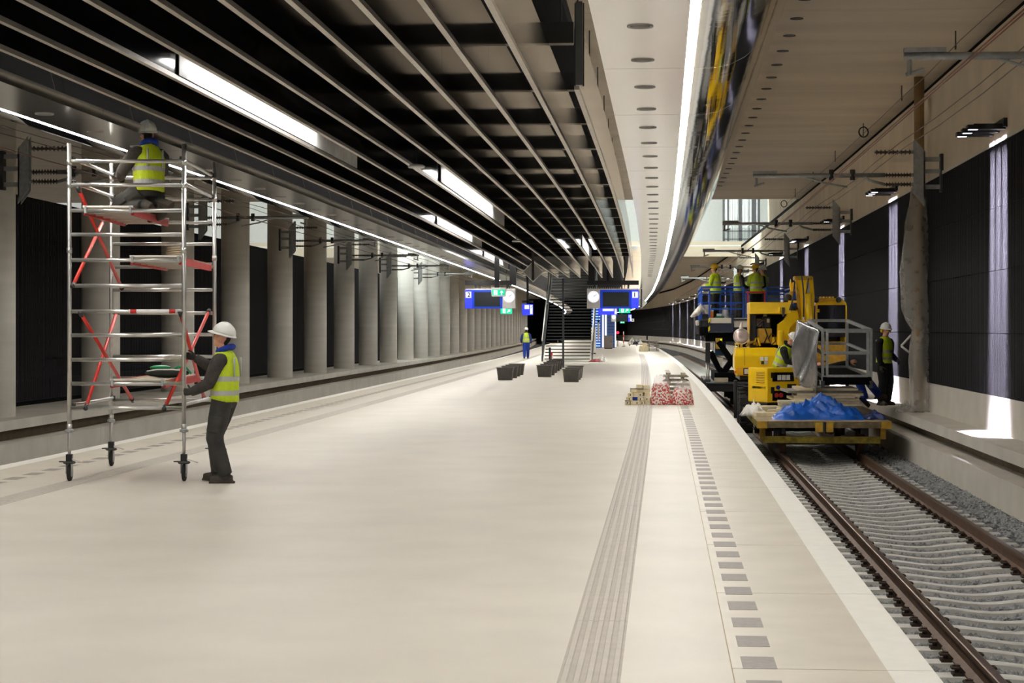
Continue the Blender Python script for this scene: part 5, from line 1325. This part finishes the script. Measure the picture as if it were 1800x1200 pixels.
p_ = at(966.5, 640, z=0); t = thing('post', 'short black stand with a red and white tag behind the tubs', 'post', p_); MB().bx(-.05, .05, -.05, .05, .02, .82).build('shaft', BLACK, t); MB().bx(-.15, .15, -.15, .15, 0, .02).build('base_plate', BLACK, t); MB().bx(.06, .14, -.06, -.04, .25, .6).build('tag', RED_D, t); MB().bx(.1, .17, -.065, -.045, .2, .42).build('tag', WHITEP, t)
# column-like lens lamp by the stairs
p_ = at(1052, 608, z=0); t = thing('hanging_lamp', 'slim grey hanging lamp between the stairs and the bin', 'lamp', K(1052, 564, 150)); MB().lathe([(.04, -.1), (.1, -.3), (.1, -1.2), (.05, -1.6)], n=14).build('shade', BOXW, t, True); MB().bx(-.09, .09, -.09, .09, -.1, .06).build('fitting', BLACK, t); MB().bx(-.02, .02, -.02, .02, .06, 4.27).build('rod', BLACK, t)
# far platform furniture
def cab(px0, px1, py0, py1, m, nm, label, cat, feet=None):
    p = at((px0 + px1) / 2, py1, z=0); zc = F_PX * EYE / (py1 - HOR); w = (px1 - px0) * zc / F_PX; h = (py1 - py0) * zc / F_PX
    t = thing(nm, label, cat, (p.x, p.y, 0)); MB().bx(-w / 2, w / 2, 0, w * .8, .08, h).build('cabinet_body', m, t, bevel=.02)
    MB().bx(-w * .45, w * .45, .03, w * .75, 0, .08).build('plinth', BLACK, t)
    MB().bx(-w * .42, w * .42, -.012, 0, .14, h * .9).build('door', m, t); MB().bx(w * .3, w * .36, -.03, -.012, h * .5, h * .62).build('handle', STEEL_D, t)
    MB().bx(-w / 2 - .01, w / 2 + .01, -.01, w * .8, h, h + .02).build('lid', m, t)
cab(1039, 1047.5, 575, 622, CREAM, 'cabinet', 'narrow pale cabinet standing beside the stairs', 'cabinet')
cab(1061.5, 1077, 590, 613, BINM, 'waste_container', 'grey metal container on the platform beyond the stairs', 'container')
# far lit blue stairwell: escalator side with lit slats
q0, q1 = K(1040, 604, 172), K(1083, 545, 172)
t = thing('lit_screen', 'far stairwell screen glowing blue white behind the container', 'screen', (q0.x, q0.y, 0))
wq = q1.x - q0.x
MB().bx(0, wq, 0, .1, 0, 4.2).build('backing', mat('stair_lit_blue', srgb(60, 90, 150), .5), t)
LITB = mat('lit_slat', srgb(190, 215, 255), .5, emit=srgb(150, 190, 255), estr=1.4)
for k in range(16): MB().bx(.0, wq * .35, -.12, 0, .15 + k * .24, .21 + k * .24).build('slat', LITB, t)
MB().bx(wq * .43, wq * .5, -.15, 0, .05, 4.1).build('light_column', SIGN_W, t); MB().bx(wq * .54, wq * .62, -.15, 0, .05, 4.1).build('light_column', SIGN_W, t); MB().bx(wq * .95, wq, -.15, 0, .05, 3.2).build('light_column', SIGN_W, t)
for k in range(14): MB().bx(wq * .64, wq * .93, -.1, 0, .15 + k * .27, .19 + k * .27).build('slat', mat('slat_dim', srgb(110, 140, 190), .5), t)
# ================================================================== mortar tubs
def tub_mesh():
    mb = MB(); N = 28
    def ring(w, d, z): 
        out = []
        for j in range(N):
            a = 2 * math.pi * j / N; c, s = math.cos(a), math.sin(a)
            out.append((w * abs(c) ** .35 * (1 if c > 0 else -1), d * abs(s) ** .35 * (1 if s > 0 else -1), z))
        return out
    mb.ring_loft([ring(.235, .155, 0), ring(.285, .19, .40), ring(.305, .21, .405), ring(.305, .21, .425), ring(.28, .185, .425), ring(.235, .15, .06)])
    return mb.data('tub_body', TUB, True)
tme = tub_mesh(); fill = MB().bx(-.25, .25, -.155, .155, .28, .34).data('filling', PLANK_G); fill2 = MB().bx(-.25, .25, -.155, .155, .28, .35).data('filling', BAG_W)
def tubs(lst, label, group):
    for i, (px, py) in enumerate(lst):
        p = at(px, py, z=0); t = thing('mortar_tub', label, 'tub', (p.x, p.y + .16, 0), .02 * (i % 3 - 1), group)
        inst(tme, 'tub_body', t); inst(fill if i % 2 else fill2, 'filling', t)
tubs([(887.5, 668), (896, 664.5), (902, 661.5), (908, 659)], 'black mortar tub in the row of four nearest the column-side track', 'tubs in the outer row')
tubs([(957, 662.5), (963, 659.5), (968, 655.5), (973, 651.8), (977, 648.8)], 'black mortar tub in the row ending at the short black stand', 'tubs in the middle row')
tubs([(1004, 671.5), (1008, 667.5), (1011, 664)], 'black mortar tub in the row of three beside the slim grey post', 'tubs in the inner row')
# ================================================================== bags and tile bundles on the platform
PZ = 43.5
def bag(px0, px1, py0, py1, label, seed):
    a, b = at(px0, py1, z=0), at(px1, py1, z=0); w = b.x - a.x; h = (py1 - py0) * PZ / F_PX; x = (a.x + b.x) / 2
    t = thing('scrap_bag', label, 'bag', (x, a.y + .18, 0))
    rs = random.Random(seed); N = 26
    def ring(s, z, wob=.02, tx=0): return [(tx + s * w / 2 * math.cos(q) * (1 + rs.uniform(-wob, wob)), s * .19 * math.sin(q) * (1 + rs.uniform(-wob, wob)), z + rs.uniform(-.012, .012) * (z > .02)) for q in [2 * math.pi * j / N for j in range(N)]]
    mb = MB(); mb.ring_loft([ring(.98, 0), ring(1.0, .06), ring(.92, h * .3, .04), ring(.84, h * .55, .04), ring(.74, h * .68, .05), ring(.3, h * .72, .1)]); mb.build('scraps', SCRAPS, t, True)
    mb = MB(); mb.ring_loft([ring(.80, h * .6), ring(.76, h * .72, .05, .01), ring(.66, h * .88, .08, .01), ring(.5, h * .98, .12, .02), ring(.2, h * 1.0, .1, .03)]); mb.build('clear_bag', FILM, t, True)
bag(1143, 1181, 659, 711.5, 'taller clear bag of red and white scraps beside the cream tile pile', 1)
bag(1179.5, 1220, 670, 711.5, 'squat clear bag of red and white scraps nearest the white platform edge', 2)
rs = random.Random(11)
rows = [(1098, 1144, 711, 5), (1100, 1143, 704, 4), (1103, 1142, 697, 4), (1108, 1143, 690, 3), (1118, 1141, 683, 2)]
base = at(1120, 711, z=0)
for r, (xa, xb_, py, n) in enumerate(rows):
    for k in range(n):
        px = xa + (xb_ - xa) * (k + .5) / n; wd = (xb_ - xa) / n * PZ / F_PX * .94
        z = r * .092
        mb = MB(); mb.bx(-wd / 2, wd / 2, -.16, .16, 0, .072 if rs.random() > .2 else .088)
        nm, m = ('tile_bundle', TILE) if not (r == 1 and k == 1) else ('tile_bundle', CLOTH_BLUE)
        o = mb.build(nm, m, None, bevel=.006); x = at(px, 711, z=0).x
        o.location = (x + rs.uniform(-.012, .012), base.y + .2 + rs.uniform(-.05, .05), z + (.001 if r == 0 else .0)); o.rotation_euler.z = rs.uniform(-.16, .16)
        tag(o, 'cream tile bundle in the pile beside the bags of scraps' if m is TILE else 'blue wrapped bundle in the cream tile pile', 'tile bundle', 'cream tile pile')
        if rs.random() > .45 : MB().bx(-.012, .012, -.168, -.16, .02, .05).build('hole', BLACK_M, o)
        if rs.random() > .5 and r < 4: MB().bx(-wd / 2, wd / 2, -.13, .13, .072, .088).build('dark_spacer', STEEL_D, o)
def planks(px, py, zc, n, w, label, group, rz=0.):
    p = at(px, py, z=0); rs = random.Random(int(px))
    for k in range(n):
        mb = MB(); mb.hexa([(-w / 2, -.35, 0), (w / 2, -.35, 0), (w / 2 + .04, .35, 0), (-w / 2, .35, 0), (-w / 2 + .05, -.35, .05), (w / 2 - .05, -.35, .05), (w / 2 - .02, .35, .05), (-w / 2 + .04, .35, .05)])
        o = mb.build('plank', PLANK_G, None); o.location = (p.x + rs.uniform(-.03, .03), p.y, k * .105); o.rotation_euler.z = rz + rs.uniform(-.06, .06); tag(o, label, 'plank', group)
        for s in (-1, 1): MB().bx(s * w * .3 - .04, s * w * .3 + .04, -.3, .3, .05, .105).build('spacer', BOARD, o)
planks(1188, 699, 45, 6, .62, 'grey plank in the stack behind the bags of scraps', 'planks behind the bags')
planks(1148, 617, 147, 8, .95, 'grey plank in the far stack near the platform edge', 'far planks')
for k, (px, w, z) in enumerate(((1127, .36, 0), (1135, .4, 0), (1128, .34, .22), (1136, .34, .22), (1133, .3, .44))):
    p = at(px, 617.5, z=0); mb = MB(); mb.bx(-w / 2, w / 2, -.2, .2, 0, .215); o = mb.build('tile_bundle', TILE, None, bevel=.01); o.location = (p.x, p.y, z); tag(o, 'cream bundle beside the far stack of grey planks', 'tile bundle', 'far cream bundles')
p = at(1119, 607.5, z=0); t = thing('pallet', 'low wooden pallet under the far pile of white sacks', 'pallet', (p.x, p.y, 0)); 
for k in range(5): MB().bx(-.8, .8, -.5 + k * .24, -.3 + k * .24, .1, .14).build('pallet_board', WOOD, t)
for s in (-1, 0, 1): MB().bx(s * .7 - .06, s * .7 + .06, -.5, .7, 0, .1).build('bearer', WOOD, t)
for k, (px, z, s, m) in enumerate(((1107.5, .141, .32, BAG_W), (1117, .141, .36, NAVY), (1126, .141, .3, BAG_W), (1111, .45, .26, BAG_W), (1121, .45, .26, STEEL))):
    p2 = at(px, 607.5, z=0); o = crumple(s * 1.5, s * 1.3, .42, 20 + k, .5, 16, 12).build('sack', m, None, True); o.location = (p2.x, p.y + .1, z); tag(o, ['white sack on the far pallet next to the barrier lights', 'dark sack on the far pallet', 'white sack at the far pallet end', 'white sack on top of the far pile', 'grey sheet on top of the far pile'][k], 'sack')
p = at(1050, 636, z=0); o = crumple(.75, .5, .2, 31, .3, 18, 12).build('sack', mat('sack_red', srgb(140, 60, 66), .6), None, True); o.location = (p.x - .08, p.y, 0); tag(o, 'dark red sack lying at the foot of the stairs', 'sack')
p = at(1059, 636, z=0); o = crumple(.4, .4, .45, 33, .4, 16, 12).build('sack', PLAST, None, True); o.location = (p.x, p.y, 0); tag(o, 'clear plastic bag at the foot of the stairs', 'bag')
def barrier(px, label, zc=185):
    p = K(px, 605, zc); t = thing('barrier_post', label, 'barrier', (p.x, p.y, 0))
    for k in range(5): MB().cyl((0, 0, .05 + k * .28), (0, 0, .05 + (k + 1) * .28), .05, 8).build('band', RED_D if k % 2 else WHITEP, t)
    MB().cyl((0, 0, 0), (0, 0, .05), .18, 12).build('foot', BLACK, t)
barrier(1069, 'red and white barrier post behind the grey container'); barrier(1077, 'red and white barrier post next to the light column')
t = barrier(1096, 'red and white barrier post by the far pallet')
p = K(1086, 584, 186); t = thing('warning_lamp', 'red warning lamp glowing near the far pallet', 'lamp', (p.x, p.y, 0)); MB().ell((0, 0, 1.35), (.13, .08, .13), 12, 8).build('lens', mat('lamp_red', srgb(220, 20, 40), .4, emit=srgb(255, 30, 60), estr=3), t, True); MB().cyl((0, 0, 0), (0, 0, 1.25), .03, 8).build('stand', BLACK, t)
p = K(1112, 562.5, 150); t = thing('wall_plate', 'small white square plate with a dark circle on the far wall', 'plate', p); MB().bx(-.12, .12, -.02, .02, -.12, .12).build('plate_face', WHITEP, t); MB().lathe([(0, -.01), (.05, -.01), (.05, .01), (0, .01)], (0, -.03, 0), 14, Matrix.Rotation(math.pi / 2, 3, 'X')).build('symbol', PRINT, t)

# ================================================================== overhead line
def insulator(mb, a, b, r=.055, n=9):
    a, b = Vector(a), Vector(b); d = b - a; pr = []
    R_ = d.to_track_quat('Z', 'Y').to_matrix(); L = d.length; pr = [(.02, 0)]
    for k in range(n):
        z = L * (k + .5) / n; pr += [(.024, z - L / n * .3), (r, z), (.024, z + L / n * .15)]
    pr.append((.02, L)); mb.lathe(pr, a, 12, R_)
def cantilever(x_wall, y, s, label, reach=3.3, stand=.35, zc_=0.):
    """s=-1: arm reaches towards -X from the wall"""
    t = thing('overhead_bracket', label, 'overhead bracket', (x_wall, y, 4.7 + zc_))
    p = lambda d, z: (s * d, 0, z)
    mb = MB(); r0 = [(s * stand, -.09, -.5), (s * (stand + .2), -.09, -.36), (s * (stand + .2), -.09, .64), (s * stand, -.09, .50)] if False else [(s * (stand + .2), -.09, -.36), (s * stand, -.09, -.62), (s * stand, -.09, .42), (s * (stand + .2), -.09, .66)]
    mb.ring_loft([r0, [(a, b + .02, c) for a, b, c in r0]]); mb.build('web_plate', STEEL, t)
    mb = MB(); r1 = [(a, b + .18, c) for a, b, c in r0]; mb.ring_loft([r1, [(a, b + .02, c) for a, b, c in r1]]); mb.build('web_plate', STEEL, t)
    MB().bx(s * stand, s * (stand + .03), -.09, .11, -.5, .42).build('flange', STEEL, t); MB().bx(0, s * .06, -.08, .1, -.35, .38).build('wall_plate', STEEL_D, t)
    for z in (-.25, .28, .05): MB().bx(s * .05, s * stand, -.03, .05, z - .04, z + .04).build('stand_off', STEEL, t)
    i0 = stand + .2
    for z, L, nm in ((.42, .75, 'upper_insulator'), (-.02, .55, 'insulator'), (-.20, .55, 'insulator')):
        m = MB(); insulator(m, p(i0 + .05, z), p(i0 + L, z)); io = m.build(nm, INSUL, t, True); MB().cyl(p(i0, z), p(i0 + .06, z), .035, 10).build('cap', STEEL, io)
    a = i0 + .55
    MB().cyl(p(a, -.02), p(reach, -.02), .042, 14).build('arm_tube', STEEL, t, True)
    m = MB(); m.tube([p(a, -.20), p(a + .3, -.12), p(a + .4, -.03)], .03, 10); m.build('brace_tube', STEEL, t, True)
    e = MB().bx(s * (reach - .45), s * reach, -.04, .04, .02, .07).build('end_clamp', STEEL, t); MB().cyl(p(reach - .06, .05), p(reach - .06, -.22), .025, 8).build('drop', STEEL, t); MB().cyl(p(reach - .02, -.22), p(reach - .22, -.16), .02, 8).build('steady_hook', STEEL, t)
    m = MB(); m.tube([p(reach - 1.0, -.05), p(reach - 1.35, -.16), p(reach - 1.8, -.24)], .018, 8); m.build('registration_arm', STEEL, t, True)
    for d in (reach - 1.5, reach - 1.9): MB().cyl(p(d, -.11), p(d, .09), .05, 10).build('clip', STEEL_D, t)
    return t
cy = [21.0, 37.2, 54.1, 73.0, 92.0, 112.0]
clab = ['cantilever arm crossing the concrete ceiling edge above the bare wall', 'cantilever arm in front of the plastic wrapped pipe', 'cantilever arm above the standing worker\'s end of the wall', 'cantilever arm below the glazed hall screen', 'cantilever arm past the hall void edge', 'cantilever arm far along the curving wall']
for i, y in enumerate(cy): cantilever(bend(WX, y), y, -1, clab[i], 3.62 if i else 2.75, zc_=0)
llab = ['cantilever on the column beside the scaffold tower', 'cantilever between the second and third columns', 'cantilever beyond the scaffold on the column line', 'cantilever midway along the columns', 'cantilever above the far columns', 'cantilever over display two']
for i, (px) in enumerate((22, 355, 523, 630, 706, 766)):
    x0 = -12.25; y = at(px, 400, X=x0).y; cantilever(bend(x0 - .15, y), y, 1, llab[i], 3.3)
def wire(x0, z0, ya, yb, r, m, label, sag=0., span=17., pair=0, xs=None):
    mb = MB(); pts = [(bend(x0, y) , y, z0 - sag * (1 - abs(2 * (((y - 3) / span) % 1) - 1))) for y in yr(ya, yb, 4.25)]
    mb.tube(pts, r, 5); o = mb.build('overhead_wire', m, None, True); return tag(o, label, 'wire')
wire(3.10, 4.48, 16, 190, .009, COPPER, 'lower copper contact wire over the machines\' track')
wire(3.16, 4.50, 16, 190, .009, COPPER, 'upper copper contact wire over the machines\' track')
wire(4.30, 5.14, 18, 150, .008, WIRE, 'grey feeder cable strung between the wall brackets, upper', .1)
wire(4.36, 5.04, 18, 150, .008, WIRE, 'grey feeder cable strung between the wall brackets, lower', .12)
wire(5.0, 6.60, 12, 74, .008, WIRE, 'thin cable hung from hooks under the concrete ceiling', .05, 7.4)
wire(-10.05, 4.48, 20, 150, .012, COPPER, 'copper contact wire over the empty track')
wire(-10.0, 4.9, 20, 150, .009, WIRE, 'grey upper cable over the empty track', .1)
wire(-11.3, 5.14, 20, 150, .009, WIRE, 'grey feeder cable along the columns', .1)
for i in range(8):
    y = 18.5 + 7.4 * i; t = thing('cable_hook', 'small hook carrying the thin cable under the ceiling', 'hook', (bend(5.0, y), y, 6.6), 0, 'cable hooks')
    MB().cyl((0, 0, .0), (0, 0, .24), .012, 6).build('shank', STEEL_D, t); m = MB(); m.tube([(0, .05 * math.cos(a), -.03 + .05 * math.sin(a)) for a in [2 * math.pi * j / 12 for j in range(13)]], .01, 6); m.build('ring', STEEL_D, t, True)
for (px, py), lab in (((1518, 232), 'coil of cable hung by the wall slot'), ((1378, 358), 'coil of cable below the ceiling void')):
    p = at(px, py, zc=46 if px > 1400 else 72); m = MB(); m.tube([(.11 * math.cos(a), .02 * math.sin(3 * a), .12 * math.sin(a)) for a in [2 * math.pi * 3 * j / 60 for j in range(61)]], .016, 6); o = m.build('cable_coil', RUBBER, None, True); o.location = p; tag(o, lab, 'cable')
# ================================================================== wrapped down pipe
pb = at(1615, 724, z=.05); px_ = 5.14; py_ = pb.y
pp = thing('drain_pipe', 'beige drain pipe wrapped in clear plastic on the black wall', 'pipe', (px_, py_, .05))
MB().tube([(0, 0, 6.75), (0, 0, 5.2), (0, 0, 4.2), (0, 0, 2.0), (0, 0, 0)], [.10, .10, .11, .105, .10], 18).build('pipe_tube', PIPE, pp, True)
def wrap(prof, nm, seed):
    rs = random.Random(seed); mb = MB(); rings = []; N = 30; ph = [rs.uniform(0, 6) for _ in range(6)]
    for x, r, z in prof:
        rings.append([(x + r * math.cos(a) * (1 + .10 * math.sin(5 * a + ph[0] + z * 2) + .06 * math.sin(9 * a + ph[1] - z * 5)), r * .62 * math.sin(a) * (1 + .08 * math.sin(4 * a + ph[2] + z * 3)), z) for a in [2 * math.pi * j / N for j in range(N)]])
    mb.ring_loft(rings, cap=False); mb.build(nm, PLAST, pp, True)
wrap([(0, .13, 4.6), (-.02, .17, 4.2), (-.05, .22, 3.8), (-.07, .27, 3.3), (-.08, .29, 2.8), (-.07, .29, 2.4), (-.05, .28, 2.1), (0, .24, 1.85), (.05, .2, 1.68), (.08, .15, 1.6)], 'plastic_sleeve', 3)
wrap([(.03, .15, 1.66), (.02, .19, 1.4), (.0, .2, 1.0), (.01, .2, .6), (.02, .19, .3), (.03, .22, .02)], 'lower_sleeve', 4)
for a, b in (((-.16, 0, 1.55), (-.36, -.02, 1.33)), ((-.36, -.02, 1.33), (-.2, -.02, 1.2))):
    MB().cyl(a, b, .022, 10).build('bracket_tube', WHITEP, pp, True)
o = crumple(.9, .5, .22, 41, .35, 26, 16).build('plastic_sheet', PLAST, None, True); o.location = (4.98, py_ + .15, .05); o.location.x = 4.9; o.scale = (.45, 1.6, 1); tag(o, 'crumpled clear plastic sheet on the ledge at the pipe foot', 'plastic sheet')
p = at(1655, 689, X=WX - .012); o = MB().bx(-.004, .004, -.02, .02, -.1, .1).build('paint_mark', CLOTH_BLUE, wr, shift=p)
o.location = p
